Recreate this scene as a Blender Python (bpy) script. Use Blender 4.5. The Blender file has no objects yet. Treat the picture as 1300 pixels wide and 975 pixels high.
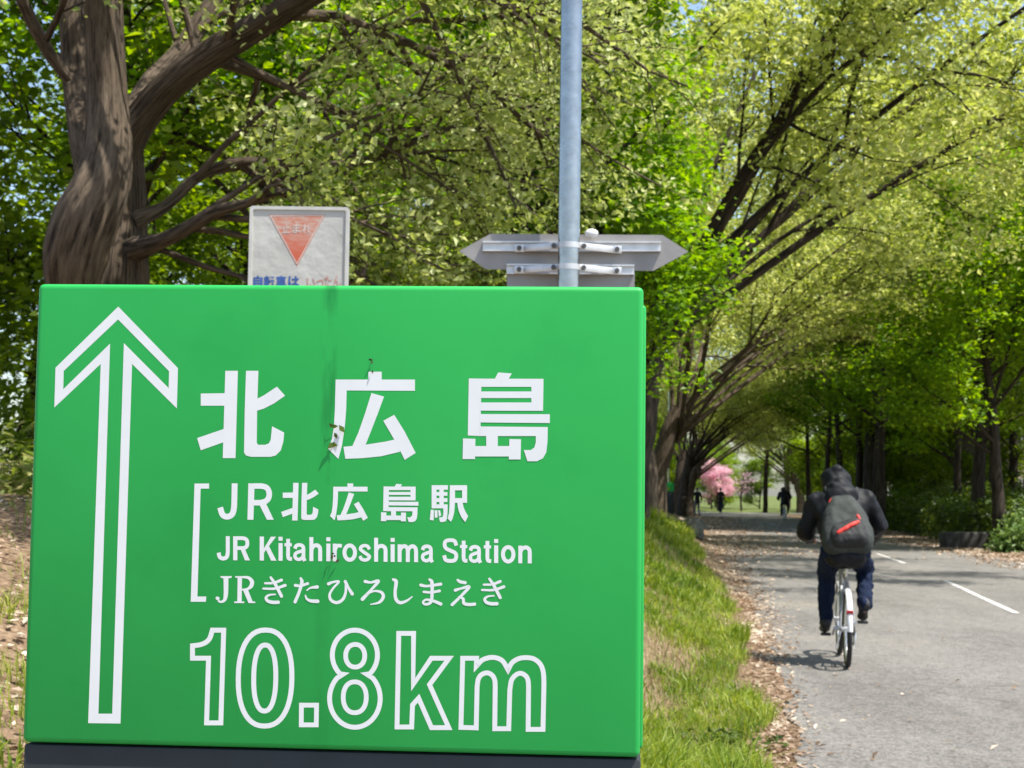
import bpy, bmesh, math, random
import numpy as np
from mathutils import Matrix, Vector

C = bpy.context.scene
COL = C.collection
PI = math.pi

# ------------------------------------------------------------------ camera
CAM_Z, FPX = 1.45, 1950.0
PITCH, ROLL = math.radians(3.93), 0.0137
RM = (Matrix.Rotation(PI / 2 + PITCH, 4, 'X') @ Matrix.Rotation(ROLL, 4, 'Z'))
cam_d = bpy.data.cameras.new('camera')
cam_d.sensor_width = 36.0
cam_d.lens = FPX / 1300 * 36
cam_d.clip_start, cam_d.clip_end = 0.05, 2000
cam_d.dof.use_dof = True
cam_d.dof.focus_distance = 1.55
cam_d.dof.aperture_fstop = 25.0
cam = bpy.data.objects.new('camera', cam_d)
COL.objects.link(cam)
cam.matrix_world = Matrix.Translation((0, 0, CAM_Z)) @ RM
C.camera = cam

# ------------------------------------------------------------------ sky, sun, exposure
SUN_EL = math.radians(64)
SUN_DIR = Vector((0.90 * math.cos(SUN_EL), -0.436 * math.cos(SUN_EL), math.sin(SUN_EL)))
W = bpy.data.worlds.new('World')
C.world = W
W.use_nodes = True
wn = W.node_tree.nodes
sky = wn.new('ShaderNodeTexSky')
sky.sky_type = 'NISHITA'
sky.sun_disc = False
sky.sun_elevation = SUN_EL
sky.sun_rotation = math.atan2(SUN_DIR.x, SUN_DIR.y)
sky.air_density, sky.dust_density, sky.ozone_density = 1.0, 1.6, 1.0
W.node_tree.links.new(sky.outputs[0], wn['Background'].inputs[0])
wn['Background'].inputs[1].default_value = 0.15
sun_d = bpy.data.lights.new('sun', 'SUN')
sun_d.energy = 5.0
sun_d.angle = math.radians(0.53)
sun_d.color = (1.0, 0.955, 0.88)
sun = bpy.data.objects.new('sun', sun_d)
COL.objects.link(sun)
sun.rotation_euler = SUN_DIR.to_track_quat('Z', 'Y').to_euler()
C.view_settings.view_transform = 'Standard'
C.view_settings.look = 'None'
C.view_settings.exposure = 0.80
C.view_settings.gamma = 1.0
C.view_settings.use_curve_mapping = False
C.render.engine = 'CYCLES'
C.cycles.max_bounces = 8
C.cycles.transmission_bounces = 6
C.cycles.transparent_max_bounces = 8
C.cycles.use_denoising = True

# ------------------------------------------------------------------ helpers
def ray(px, py):
    return (RM.to_3x3() @ Vector(((px - 650) / FPX, -(py - 487.5) / FPX, -1.0)))

def at(px, py, d):
    """Point on the plane Y = d seen at photo pixel (px, py)."""
    r = ray(px, py)
    return Vector((0, 0, CAM_Z)) + r * (d / r.y)

def px2m(p, d):
    return p * d / FPX

def tag(o, label=None, cat=None, group=None, kind=None):
    if label: o['label'] = label
    if cat: o['category'] = cat
    if group: o['group'] = group
    if kind: o['kind'] = kind
    return o

def empty(name, loc=(0, 0, 0), rz=0.0):
    o = bpy.data.objects.new(name, None)
    o.empty_display_size = 0.1
    COL.objects.link(o)
    o.location = loc
    o.rotation_euler = (0, 0, rz)
    return o

def link_mesh(name, me, mat=None, parent=None):
    if mat is not None and len(me.materials) == 0:
        me.materials.append(mat)
    o = bpy.data.objects.new(name, me)
    COL.objects.link(o)
    if parent is not None:
        o.parent = parent
    return o

def copy_tree(o, parent=None):
    c = o.copy()
    COL.objects.link(c)
    if parent is not None:
        c.parent = parent
    for ch in list(o.children):
        copy_tree(ch, c)
    return c

def np_mesh(name, V, F, smooth=True, mats=None, mat_idx=None, attr=None):
    """V (n,3), F (m,k) with one k, or list of such arrays."""
    V = np.asarray(V, np.float32)
    if not isinstance(F, list): F = [F]
    F = [np.asarray(f, np.int32) for f in F if len(f)]
    me = bpy.data.meshes.new(name)
    me.vertices.add(len(V))
    me.vertices.foreach_set('co', V.ravel())
    nl = sum(f.size for f in F)
    npoly = sum(len(f) for f in F)
    me.loops.add(nl)
    me.loops.foreach_set('vertex_index', np.concatenate([f.ravel() for f in F]))
    me.polygons.add(npoly)
    tot = np.concatenate([np.full(len(f), f.shape[1], np.int32) for f in F])
    st = np.concatenate([[0], np.cumsum(tot)[:-1]]).astype(np.int32)
    me.polygons.foreach_set('loop_start', st)
    me.polygons.foreach_set('loop_total', tot)
    me.polygons.foreach_set('use_smooth', np.full(npoly, smooth, bool))
    if mat_idx is not None:
        me.polygons.foreach_set('material_index', np.asarray(mat_idx, np.int32))
    if mats:
        for m in mats: me.materials.append(m)
    me.update(calc_edges=True)
    me.validate()
    return me

class MB:
    """Collects boxes, tubes and lathes and links them as ONE mesh object."""
    def __init__(self):
        self.bm = bmesh.new()
    def box(self, c, s, rot=None, bevel=0.0, seg=2):
        r = bmesh.ops.create_cube(self.bm, size=1.0)
        M = Matrix.Translation(c) @ (rot.to_4x4() if rot else Matrix.Identity(4)) @ Matrix.Diagonal((s[0], s[1], s[2], 1))
        bmesh.ops.transform(self.bm, matrix=M, verts=r['verts'])
        if bevel:
            es = list({e for v in r['verts'] for e in v.link_edges})
            bmesh.ops.bevel(self.bm, geom=es, offset=bevel, segments=seg, affect='EDGES', profile=0.5)
        return self
    def tube(self, pts, rad, n=8, cap=True):
        pts = [Vector(p) for p in pts]
        if not hasattr(rad, '__len__'): rad = [rad] * len(pts)
        V, F = tube_np(np.array([p[:] for p in pts]), np.array(rad), n)
        vs = [self.bm.verts.new(v) for v in V]
        for f in F: self.bm.faces.new([vs[i] for i in f])
        if cap:
            self.bm.faces.new(vs[:n][::-1]); self.bm.faces.new(vs[-n:])
        return self
    def ball(self, c, r, s=(1, 1, 1), sub=2):
        g = bmesh.ops.create_icosphere(self.bm, subdivisions=sub, radius=1.0)
        bmesh.ops.transform(self.bm, matrix=Matrix.Translation(c) @ Matrix.Diagonal((r * s[0], r * s[1], r * s[2], 1)), verts=g['verts'])
        return self
    def torus(self, c, R, r, axis='X', n=48, m=8, a0=0.0, a1=2 * PI, flat=1.0):
        full = abs(a1 - a0 - 2 * PI) < 1e-6
        rings = []
        cnt = n if full else n + 1
        for i in range(cnt):
            a = a0 + (a1 - a0) * i / n
            ring = []
            for j in range(m):
                b = 2 * PI * j / m
                q = R + r * math.cos(b)
                w = r * flat * math.sin(b)
                ring.append(self.bm.verts.new((c[0] + w, c[1] + q * math.cos(a), c[2] + q * math.sin(a))))
            rings.append(ring)
        for i in range(n if full else n):
            A, B = rings[i], rings[(i + 1) % cnt]
            for j in range(m):
                self.bm.faces.new([A[j], A[(j + 1) % m], B[(j + 1) % m], B[j]])
        return self
    def poly_prism(self, pts, depth_vec):
        d = Vector(depth_vec)
        a = [self.bm.verts.new(p) for p in pts]
        b = [self.bm.verts.new(Vector(p) + d) for p in pts]
        n = len(pts)
        self.bm.faces.new(a); self.bm.faces.new(b[::-1])
        for i in range(n):
            self.bm.faces.new([a[i], b[i], b[(i + 1) % n], a[(i + 1) % n]])
        return self
    def build(self, name, mat, parent=None, smooth=True, sharp=40):
        bmesh.ops.recalc_face_normals(self.bm, faces=self.bm.faces[:])
        me = bpy.data.meshes.new(name)
        self.bm.to_mesh(me); self.bm.free()
        me.polygons.foreach_set('use_smooth', np.full(len(me.polygons), smooth, bool))
        if smooth: me.set_sharp_from_angle(angle=math.radians(sharp))
        return link_mesh(name, me, mat, parent)

def tube_np(P, R, n):
    P = np.asarray(P, float); R = np.asarray(R, float)
    T = np.gradient(P, axis=0)
    T /= np.linalg.norm(T, axis=1)[:, None] + 1e-9
    ref = np.array([0.31, 0.2, 0.93]) if abs(T[0, 2]) < 0.8 else np.array([1.0, 0.1, 0.05])
    N = np.zeros_like(P)
    v = ref - T[0] * ref.dot(T[0]); v /= np.linalg.norm(v)
    for i in range(len(P)):
        v = v - T[i] * v.dot(T[i]); v /= np.linalg.norm(v) + 1e-9
        N[i] = v
    B = np.cross(T, N)
    a = np.arange(n) * 2 * PI / n
    ring = N[:, None, :] * np.cos(a)[None, :, None] + B[:, None, :] * np.sin(a)[None, :, None]
    V = (P[:, None, :] + ring * R[:, None, None]).reshape(-1, 3)
    k = len(P)
    i = np.repeat(np.arange(k - 1), n); j = np.tile(np.arange(n), k - 1); j2 = (j + 1) % n
    F = np.stack([i * n + j, i * n + j2, (i + 1) * n + j2, (i + 1) * n + j], 1)
    return V, F

_h = np.random.default_rng(7).random((256, 256))
def vnoise(x, y, s=1.0):
    x = np.asarray(x, float) / s; y = np.asarray(y, float) / s
    xi = np.floor(x).astype(int); yi = np.floor(y).astype(int)
    fx = x - xi; fy = y - yi
    fx = fx * fx * (3 - 2 * fx); fy = fy * fy * (3 - 2 * fy)
    g = lambda a, b: _h[a % 256, b % 256]
    return (g(xi, yi) * (1 - fx) + g(xi + 1, yi) * fx) * (1 - fy) + (g(xi, yi + 1) * (1 - fx) + g(xi + 1, yi + 1) * fx) * fy

# ------------------------------------------------------------------ materials
def new_mat(name):
    m = bpy.data.materials.new(name); m.use_nodes = True
    nt = m.node_tree
    return m, nt, nt.nodes, nt.links, nt.nodes['Principled BSDF']

def noise(nt, scale, detail=4, rough=0.55, coord='Object', stretch=None):
    tc = nt.nodes.new('ShaderNodeTexCoord')
    src = tc.outputs[coord]
    if stretch:
        mp = nt.nodes.new('ShaderNodeMapping'); mp.inputs['Scale'].default_value = stretch
        nt.links.new(src, mp.inputs[0]); src = mp.outputs[0]
    n = nt.nodes.new('ShaderNodeTexNoise')
    n.inputs['Scale'].default_value = scale; n.inputs['Detail'].default_value = detail; n.inputs['Roughness'].default_value = rough
    nt.links.new(src, n.inputs['Vector'])
    return n.outputs['Fac']

def ramp(nt, src, stops):
    r = nt.nodes.new('ShaderNodeValToRGB')
    el = r.color_ramp.elements
    while len(el) < len(stops): el.new(0.5)
    for e, (p, c) in zip(el, stops):
        e.position = p; e.color = (*c, 1) if len(c) == 3 else c
    nt.links.new(src, r.inputs[0])
    return r.outputs[0]

def mix(nt, fac, a, b, mode='MIX'):
    m = nt.nodes.new('ShaderNodeMix'); m.data_type = 'RGBA'; m.blend_type = mode
    for s, v in ((m.inputs[0], fac), (m.inputs[6], a), (m.inputs[7], b)):
        if hasattr(v, 'links') or hasattr(v, 'is_linked'): nt.links.new(v, s)
        elif isinstance(v, (int, float)): s.default_value = v
        else: s.default_value = (*v, 1)
    return m.outputs[2]

def bump(nt, b, h, strength=0.4, dist=0.02):
    n = nt.nodes.new('ShaderNodeBump')
    n.inputs['Strength'].default_value = strength; n.inputs['Distance'].default_value = dist
    nt.links.new(h, n.inputs['Height']); nt.links.new(n.outputs[0], b.inputs['Normal'])

def simple(name, col, rough=0.5, metal=0.0, vary=0.12, scale=12, bmp=0.0, spec=None, coat=0.0, bscale=None):
    m, nt, nd, lk, b = new_mat(name)
    f = noise(nt, scale, 5)
    lo = tuple(max(0, c * (1 - vary)) for c in col); hi = tuple(min(1, c * (1 + vary)) for c in col)
    lk.new(ramp(nt, f, [(0.3, lo), (0.7, hi)]), b.inputs['Base Color'])
    b.inputs['Roughness'].default_value = rough; b.inputs['Metallic'].default_value = metal
    if spec is not None: b.inputs['Specular IOR Level'].default_value = spec
    if coat: b.inputs['Coat Weight'].default_value = coat; b.inputs['Coat Roughness'].default_value = 0.1
    if bmp: bump(nt, b, noise(nt, bscale or scale * 4, 6), bmp, 0.01)
    return m

def leaf_mat(name, cols, trans=0.45, rough=0.45):
    """cols: dark, mid, light; random per leaf plus clump noise."""
    m, nt, nd, lk, b = new_mat(name)
    g = nd.new('ShaderNodeNewGeometry')
    cl = noise(nt, 0.9, 2)
    ad = nd.new('ShaderNodeMath'); ad.operation = 'MULTIPLY_ADD'
    lk.new(g.outputs['Random Per Island'], ad.inputs[0]); ad.inputs[1].default_value = 0.6
    sc = nd.new('ShaderNodeMath'); sc.operation = 'MULTIPLY_ADD'; sc.inputs[1].default_value = 1.5; sc.inputs[2].default_value = -0.55
    lk.new(cl, sc.inputs[0]); lk.new(sc.outputs[0], ad.inputs[2])
    col = ramp(nt, ad.outputs[0], [(0.1, cols[0]), (0.5, cols[1]), (0.95, cols[2])])
    lk.new(col, b.inputs['Base Color'])
    b.inputs['Roughness'].default_value = rough
    b.inputs['Specular IOR Level'].default_value = 0.35
    tr = nd.new('ShaderNodeBsdfTranslucent')
    hs = nd.new('ShaderNodeHueSaturation'); hs.inputs['Saturation'].default_value = 1.15; hs.inputs['Value'].default_value = 1.25; hs.inputs['Hue'].default_value = 0.49
    lk.new(col, hs.inputs['Color']); lk.new(hs.outputs[0], tr.inputs[0])
    mx = nd.new('ShaderNodeMixShader'); mx.inputs[0].default_value = trans
    lk.new(b.outputs[0], mx.inputs[1]); lk.new(tr.outputs[0], mx.inputs[2])
    lk.new(mx.outputs[0], nd['Material Output'].inputs[0])
    return m

def bark_mat(name, dark, light, scale=9.0, strength=0.9):
    m, nt, nd, lk, b = new_mat(name)
    at_ = nd.new('ShaderNodeAttribute'); at_.attribute_name = 'bark'
    mp = nd.new('ShaderNodeMapping'); mp.inputs['Scale'].default_value = (1, 1, 0.16); lk.new(at_.outputs['Vector'], mp.inputs[0])
    nz = nd.new('ShaderNodeTexNoise'); nz.inputs['Scale'].default_value = scale; nz.inputs['Detail'].default_value = 9; nz.inputs['Roughness'].default_value = 0.7
    lk.new(mp.outputs[0], nz.inputs['Vector']); f = nz.outputs['Fac']
    f2 = noise(nt, 1.4, 4)
    c = ramp(nt, f, [(0.38, dark), (0.50, tuple((a + q) / 2 for a, q in zip(dark, light))), (0.66, light)])
    c = mix(nt, f2, c, (0.75, 0.72, 0.66), 'MULTIPLY')
    lk.new(c, b.inputs['Base Color'])
    b.inputs['Roughness'].default_value = 0.9; b.inputs['Specular IOR Level'].default_value = 0.2
    bump(nt, b, f, strength, 0.03)
    return m

M = {}
M['bark'] = bark_mat('elm_bark', (0.030, 0.022, 0.015), (0.205, 0.158, 0.115), 26.0, 1.0)
M['bark_dark'] = bark_mat('dark_bark', (0.015, 0.011, 0.008), (0.08, 0.062, 0.047), 14.0)
M['bark_pale'] = bark_mat('pale_bark', (0.18, 0.16, 0.14), (0.46, 0.42, 0.38), 6)
M['elm_leaf'] = leaf_mat('elm_leaf', ((0.10, 0.15, 0.02), (0.33, 0.40, 0.10), (0.64, 0.68, 0.34)), 0.46)
M['elm_leaf_far'] = leaf_mat('elm_leaf_far', ((0.15, 0.20, 0.03), (0.40, 0.465, 0.11), (0.70, 0.72, 0.31)), 0.47)
M['maple_leaf'] = leaf_mat('maple_leaf', ((0.07, 0.165, 0.009), (0.165, 0.32, 0.016), (0.31, 0.46, 0.024)), 0.58)
M['bright_maple_leaf'] = leaf_mat('bright_maple_leaf', ((0.08, 0.18, 0.008), (0.20, 0.36, 0.014), (0.40, 0.54, 0.03)), 0.55)
M['wood_leaf'] = leaf_mat('wood_leaf', ((0.085, 0.15, 0.015), (0.18, 0.28, 0.027), (0.32, 0.42, 0.055)), 0.56)
M['hedge_leaf'] = leaf_mat('hedge_leaf', ((0.03, 0.06, 0.010), (0.07, 0.115, 0.016), (0.15, 0.20, 0.03)), 0.4)
M['shrub_leaf'] = leaf_mat('shrub_leaf', ((0.09, 0.17, 0.04), (0.16, 0.25, 0.07), (0.25, 0.33, 0.11)), 0.4)
M['blossom'] = leaf_mat('cherry_blossom', ((0.66, 0.32, 0.41), (0.80, 0.52, 0.58), (0.88, 0.70, 0.73)), 0.4)
M['grass'] = leaf_mat('grass_blade', ((0.05, 0.115, 0.010), (0.21, 0.30, 0.03), (0.48, 0.50, 0.12)), 0.42)
M['dry_grass'] = leaf_mat('dry_grass', ((0.30, 0.22, 0.12), (0.42, 0.33, 0.19), (0.55, 0.46, 0.30)), 0.25)
M['litter'] = leaf_mat('dead_leaf', ((0.17, 0.10, 0.055), (0.36, 0.26, 0.175), (0.64, 0.55, 0.44)), 0.2)
M['sasa'] = leaf_mat('bamboo_grass_leaf', ((0.10, 0.17, 0.03), (0.20, 0.26, 0.05), (0.45, 0.42, 0.20)), 0.4)

def asphalt():
    m, nt, nd, lk, b = new_mat('asphalt')
    fine = noise(nt, 55, 8, 0.75)
    mid = noise(nt, 4.0, 5)
    big = noise(nt, 0.28, 4)
    c = ramp(nt, fine, [(0.36, (0.05, 0.047, 0.043)), (0.5, (0.155, 0.148, 0.136)), (0.64, (0.30, 0.29, 0.27))])
    c = mix(nt, ramp(nt, mid, [(0.35, (0, 0, 0)), (0.75, (0.55, 0.55, 0.55))]), c, (0.20, 0.186, 0.166))
    c = mix(nt, ramp(nt, big, [(0.54, (0, 0, 0)), (0.68, (0.45, 0.45, 0.45))]), c, (0.25, 0.218, 0.17))
    agg = ramp(nt, noise(nt, 21, 3, 0.8), [(0.34, (0.62, 0.62, 0.62)), (0.5, (1, 1, 1)), (0.68, (1.3, 1.28, 1.24))])
    c = mix(nt, 1.0, c, agg, 'MULTIPLY')
    st = ramp(nt, noise(nt, 0.9, 6, 0.7, stretch=(1, 0.35, 1)), [(0.36, (0.78, 0.77, 0.76)), (0.55, (1, 1, 1)), (0.72, (1.12, 1.11, 1.08))])
    c = mix(nt, 1.0, c, st, 'MULTIPLY')
    # cracks and repair seams
    v = nd.new('ShaderNodeTexVoronoi'); v.feature = 'DISTANCE_TO_EDGE'; v.inputs['Scale'].default_value = 0.22
    tc = nd.new('ShaderNodeTexCoord'); wob = nd.new('ShaderNodeTexNoise'); wob.inputs['Scale'].default_value = 1.5; wob.inputs['Detail'].default_value = 5
    lk.new(tc.outputs['Object'], wob.inputs['Vector'])
    add = nd.new('ShaderNodeVectorMath'); add.operation = 'MULTIPLY_ADD'; add.inputs[1].default_value = (0.9, 0.9, 0)
    lk.new(wob.outputs['Color'], add.inputs[0]); lk.new(tc.outputs['Object'], add.inputs[2])
    lk.new(add.outputs[0], v.inputs['Vector'])
    cr = ramp(nt, v.outputs['Distance'], [(0.0, (0.45, 0.45, 0.45)), (0.006, (0, 0, 0))])
    c = mix(nt, cr, c, (0.06, 0.055, 0.05))
    lk.new(c, b.inputs['Base Color'])
    b.inputs['Roughness'].default_value = 0.85; b.inputs['Specular IOR Level'].default_value = 0.25
    bump(nt, b, fine, 0.5, 0.01)
    return m
M['asphalt'] = asphalt()

def ground_mat():
    m, nt, nd, lk, b = new_mat('soil')
    f = noise(nt, 3.2, 8, 0.7)
    g = noise(nt, 0.5, 4)
    fine = noise(nt, 26, 6, 0.7)
    soil = ramp(nt, fine, [(0.3, (0.06, 0.038, 0.021)), (0.5, (0.17, 0.115, 0.07)), (0.72, (0.32, 0.235, 0.155))])
    green = ramp(nt, fine, [(0.3, (0.05, 0.08, 0.015)), (0.6, (0.12, 0.16, 0.035)), (0.75, (0.25, 0.24, 0.09))])
    at_ = nd.new('ShaderNodeAttribute'); at_.attribute_name = 'green'
    mm = nd.new('ShaderNodeMath'); mm.operation = 'MULTIPLY_ADD'; mm.inputs[1].default_value = 1.6; mm.inputs[2].default_value = -0.8
    lk.new(f, mm.inputs[0])
    ad = nd.new('ShaderNodeMath'); ad.operation = 'ADD'; ad.use_clamp = True
    lk.new(mm.outputs[0], ad.inputs[0]); lk.new(at_.outputs['Fac'], ad.inputs[1])
    c = mix(nt, ad.outputs[0], soil, green)
    lk.new(c, b.inputs['Base Color'])
    b.inputs['Roughness'].default_value = 0.95; b.inputs['Specular IOR Level'].default_value = 0.15
    bump(nt, b, f, 0.7, 0.05)
    return m
M['soil'] = ground_mat()

def paint_mat():
    m, nt, nd, lk, b = new_mat('road_paint')
    f = noise(nt, 16, 8, 0.8)
    c = ramp(nt, f, [(0.44, (0.20, 0.19, 0.175)), (0.52, (0.62, 0.61, 0.58)), (0.8, (0.78, 0.77, 0.74))])
    lk.new(c, b.inputs['Base Color']); b.inputs['Roughness'].default_value = 0.7
    return m
M['paint'] = paint_mat()

def green_paint():
    m, nt, nd, lk, b = new_mat('green_sign_paint')
    base = ramp(nt, noise(nt, 3.0, 4), [(0.3, (0.017, 0.325, 0.060)), (0.7, (0.026, 0.370, 0.076))])
    speck = ramp(nt, noise(nt, 150, 2), [(0.80, (0, 0, 0)), (0.84, (0.35, 0.35, 0.35))])
    base = mix(nt, speck, base, (0.02, 0.12, 0.03))
    # the dirty run-off streak down the middle of the face
    tc = nd.new('ShaderNodeTexCoord'); sp = nd.new('ShaderNodeSeparateXYZ'); lk.new(tc.outputs['Object'], sp.inputs[0])
    def band(cx, w, soft):
        a = nd.new('ShaderNodeMath'); a.operation = 'SUBTRACT'; lk.new(sp.outputs[0], a.inputs[0]); a.inputs[1].default_value = cx
        q = nd.new('ShaderNodeMath'); q.operation = 'ABSOLUTE'; lk.new(a.outputs[0], q.inputs[0])
        r = nd.new('ShaderNodeMapRange'); lk.new(q.outputs[0], r.inputs[0]); r.inputs[1].default_value = w + soft; r.inputs[2].default_value = w
        return r.outputs[0]
    s1 = band(0.2985, 0.004, 0.006)
    nz = ramp(nt, noise(nt, 16, 4, stretch=(2.5, 1, 0.5)), [(0.44, (0, 0, 0)), (0.60, (0.85, 0.85, 0.85))])
    ml = nd.new('ShaderNodeMath'); ml.operation = 'MULTIPLY'; lk.new(s1, ml.inputs[0])
    zr = nd.new('ShaderNodeMapRange'); lk.new(sp.outputs[2], zr.inputs[0]); zr.inputs[1].default_value = 1.36; zr.inputs[2].default_value = 1.56; zr.inputs[3].default_value = 0.22; zr.inputs[4].default_value = 1.0
    m2 = nd.new('ShaderNodeMath'); m2.operation = 'MULTIPLY'; lk.new(zr.outputs[0], m2.inputs[0]); lk.new(nz, m2.inputs[1]); lk.new(m2.outputs[0], ml.inputs[1])
    base = mix(nt, ml.outputs[0], base, (0.006, 0.17, 0.030))
    blot = ramp(nt, noise(nt, 9, 4), [(0.56, (0, 0, 0)), (0.74, (0.3, 0.3, 0.3))])
    base = mix(nt, blot, base, (0.010, 0.25, 0.045))
    lk.new(base, b.inputs['Base Color'])
    b.inputs['Roughness'].default_value = 0.45; b.inputs['Specular IOR Level'].default_value = 0.25
    bump(nt, b, noise(nt, 220, 2), 0.05, 0.001)
    return m
M['green'] = green_paint()
M['slate'] = simple('slate_paint', (0.027, 0.032, 0.035), 0.5, vary=0.12, scale=20, spec=0.3)
M['vinyl'] = simple('white_vinyl', (0.72, 0.745, 0.745), 0.45, vary=0.03, scale=30)
M['galv'] = simple('galvanised_steel', (0.40, 0.41, 0.40), 0.2, 0.95, 0.15, 30, 0.1)
M['alu'] = simple('bare_aluminium', (0.30, 0.285, 0.27), 0.5, 0.25, 0.16, 8, 0.06)
M['alu_band'] = simple('band_steel', (0.62, 0.62, 0.62), 0.4, 0.5, 0.12, 30)
M['bolt'] = simple('dark_bolt', (0.09, 0.085, 0.08), 0.5, 0.4)
M['jacket'] = simple('charcoal_nylon', (0.0045, 0.005, 0.007), 0.62, spec=0.25, vary=0.08, scale=14, bmp=0.25, bscale=22)
M['denim'] = simple('blue_denim', (0.007, 0.014, 0.036), 0.85, spec=0.15, vary=0.3, scale=18, bmp=0.2, bscale=40)
M['shoe'] = simple('black_shoe', (0.014, 0.013, 0.013), 0.6)
M['pack'] = simple('grey_green_pack_cloth', (0.036, 0.042, 0.038), 0.75, spec=0.25, vary=0.2, scale=20, bmp=0.25, bscale=60)
M['pack_dark'] = simple('black_pack_cloth', (0.010, 0.011, 0.011), 0.75, vary=0.2, scale=20, bmp=0.2)
M['red'] = simple('red_webbing', (0.60, 0.030, 0.022), 0.6, vary=0.2, scale=40)
M['skin'] = simple('skin', (0.50, 0.30, 0.22), 0.5, vary=0.08)
M['rubber'] = simple('tyre_rubber', (0.018, 0.018, 0.018), 0.75)
M['chrome'] = simple('polished_alloy', (0.72, 0.72, 0.72), 0.28, 0.85, 0.06)
M['white_metal'] = simple('white_enamel', (0.74, 0.74, 0.74), 0.3, 0.0, 0.04, coat=0.4)
M['silver'] = simple('dull_silver_paint', (0.30, 0.30, 0.30), 0.4, 0.3, 0.1, 30)
M['reflector'] = simple('red_reflector', (0.45, 0.012, 0.02), 0.15, coat=0.6)
M['black_plastic'] = simple('black_plastic', (0.02, 0.02, 0.02), 0.5)
M['stone'] = simple('grey_stone', (0.13, 0.13, 0.115), 0.9, vary=0.45, scale=5, bmp=0.8, bscale=9)
M['block'] = simple('dark_stone_block', (0.045, 0.043, 0.04), 0.9, vary=0.4, scale=5, bmp=0.6, bscale=9)
M['concrete'] = simple('pale_concrete', (0.42, 0.40, 0.37), 0.85, vary=0.12, scale=6, bmp=0.15)
M['siding'] = simple('mauve_grey_siding', (0.27, 0.25, 0.27), 0.8, vary=0.1, scale=3)
M['pink_wall'] = simple('pale_pink_wall', (0.55, 0.44, 0.40), 0.8, vary=0.08, scale=3)
M['white_wall'] = simple('white_wall', (0.72, 0.70, 0.68), 0.8, vary=0.06, scale=3)
M['roof'] = simple('grey_roof', (0.13, 0.13, 0.15), 0.6, vary=0.15, scale=4)
M['glass'] = simple('window_glass', (0.05, 0.07, 0.09), 0.08, vary=0.1)
M['wood'] = simple('weathered_wood', (0.25, 0.20, 0.15), 0.85, vary=0.3, scale=6)

# ------------------------------------------------------------------ terrain
def interp(y, t):
    return np.interp(y, [a for a, b in t], [b for a, b in t])
EL = [(-30, -4.0), (1.5, 0.45), (5, 1.0), (9.3, 1.70), (16.2, 2.78), (26, 3.95), (37, 5.1), (46, 6.1), (94, 11.6), (150, 18), (400, 46)]
ER = [(-30, 3.0), (1.5, 6.8), (9.3, 7.9), (16, 9.1), (26, 10.4), (37, 11.8), (46, 12.6), (94, 17.0), (150, 23), (400, 51)]
eL = lambda y: interp(y, EL)
eR = lambda y: interp(y, ER)
def gz(x, y):
    x = np.asarray(x, float); y = np.asarray(y, float)
    s = eL(y) - x
    Wd = interp(y, [(0, 5.5), (9, 5.0), (12, 4.0), (25, 2.6), (45, 2.3), (100, 3), (130, 5)])
    H = interp(y, [(0, 0.7), (4, 1.0), (9, 1.35), (24, 1.15), (40, 0.85), (60, 0.62), (78, 0.45), (100, 0.12), (130, 0.05)])
    t = np.clip(s / Wd, 0, 1)
    zl = H * t * t * (3 - 2 * t)
    q = np.clip((x - eR(y) - 1.6) / 4.0, 0, 1)
    Hr = interp(y, [(0, 0.1), (30, 0.3), (42, 0.8), (100, 0.5), (120, 0.05)])
    zr = Hr * q * q * (3 - 2 * q)
    off = np.clip(np.maximum(s, x - eR(y)) / 0.8, 0, 1)
    nz = (vnoise(x, y, 1.3) - 0.5) * 0.10 + (vnoise(x + 40, y + 9, 0.45) - 0.5) * 0.05
    z = zl + zr + nz * off + 0.012
    inside = (s < -0.45) & (x < eR(y) - 0.45)
    return np.where(inside, -0.03, z)

def build_ground():
    xs = np.concatenate([np.linspace(-420, -30, 14), np.linspace(-28, -6, 24), np.arange(-5.8, 13.0, 0.16), np.linspace(13.2, 30, 40), np.linspace(34, 420, 16)])
    ys = np.concatenate([np.linspace(-60, 0, 13), np.arange(0.6, 20, 0.22), np.arange(20.3, 60, 0.5), np.arange(60.5, 130, 1.2), np.linspace(133, 700, 24)])
    X, Y = np.meshgrid(xs, ys)
    Z = gz(X, Y)
    V = np.stack([X, Y, Z], -1).reshape(-1, 3)
    nx, ny = len(xs), len(ys)
    i, j = np.meshgrid(np.arange(nx - 1), np.arange(ny - 1))
    a = (j * nx + i).ravel()
    F = np.stack([a, a + 1, a + nx + 1, a + nx], 1)
    me = np_mesh('ground', V, F, True, [M['soil']])
    s = eL(Y) - X
    g = np.where(s > 0.5, 0.15, -0.9)
    g = np.where((X < -0.9) & (Y < 13), -0.55, g)
    g = np.where((s > 4.5) & (Y > 9), 0.25, g)
    g = np.where(X > eR(Y), np.clip((X - eR(Y) - 1.2) / 1.5, 0, 1) - 0.7, g)
    g = np.where(Y > 103, 0.9, g)
    at_ = me.attributes.new('green', 'FLOAT', 'POINT')
    at_.data.foreach_set('value', g.ravel().astype(np.float32))
    o = link_mesh('ground', me)
    tag(o, kind='structure')

def strip(name, ys, f0, f1, z, mat, kind='structure', n=1):
    V = []; F = []
    for k, y in enumerate(ys):
        a, b_ = f0(y), f1(y)
        for q in range(n + 1):
            V.append((a + (b_ - a) * q / n, y, z))
    for k in range(len(ys) - 1):
        for q in range(n):
            i = k * (n + 1) + q
            F.append((i, i + 1, i + n + 2, i + n + 1))
    o = link_mesh(name, np_mesh(name, V, np.array(F), True, [mat]))
    tag(o, kind=kind)
    return o

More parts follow.
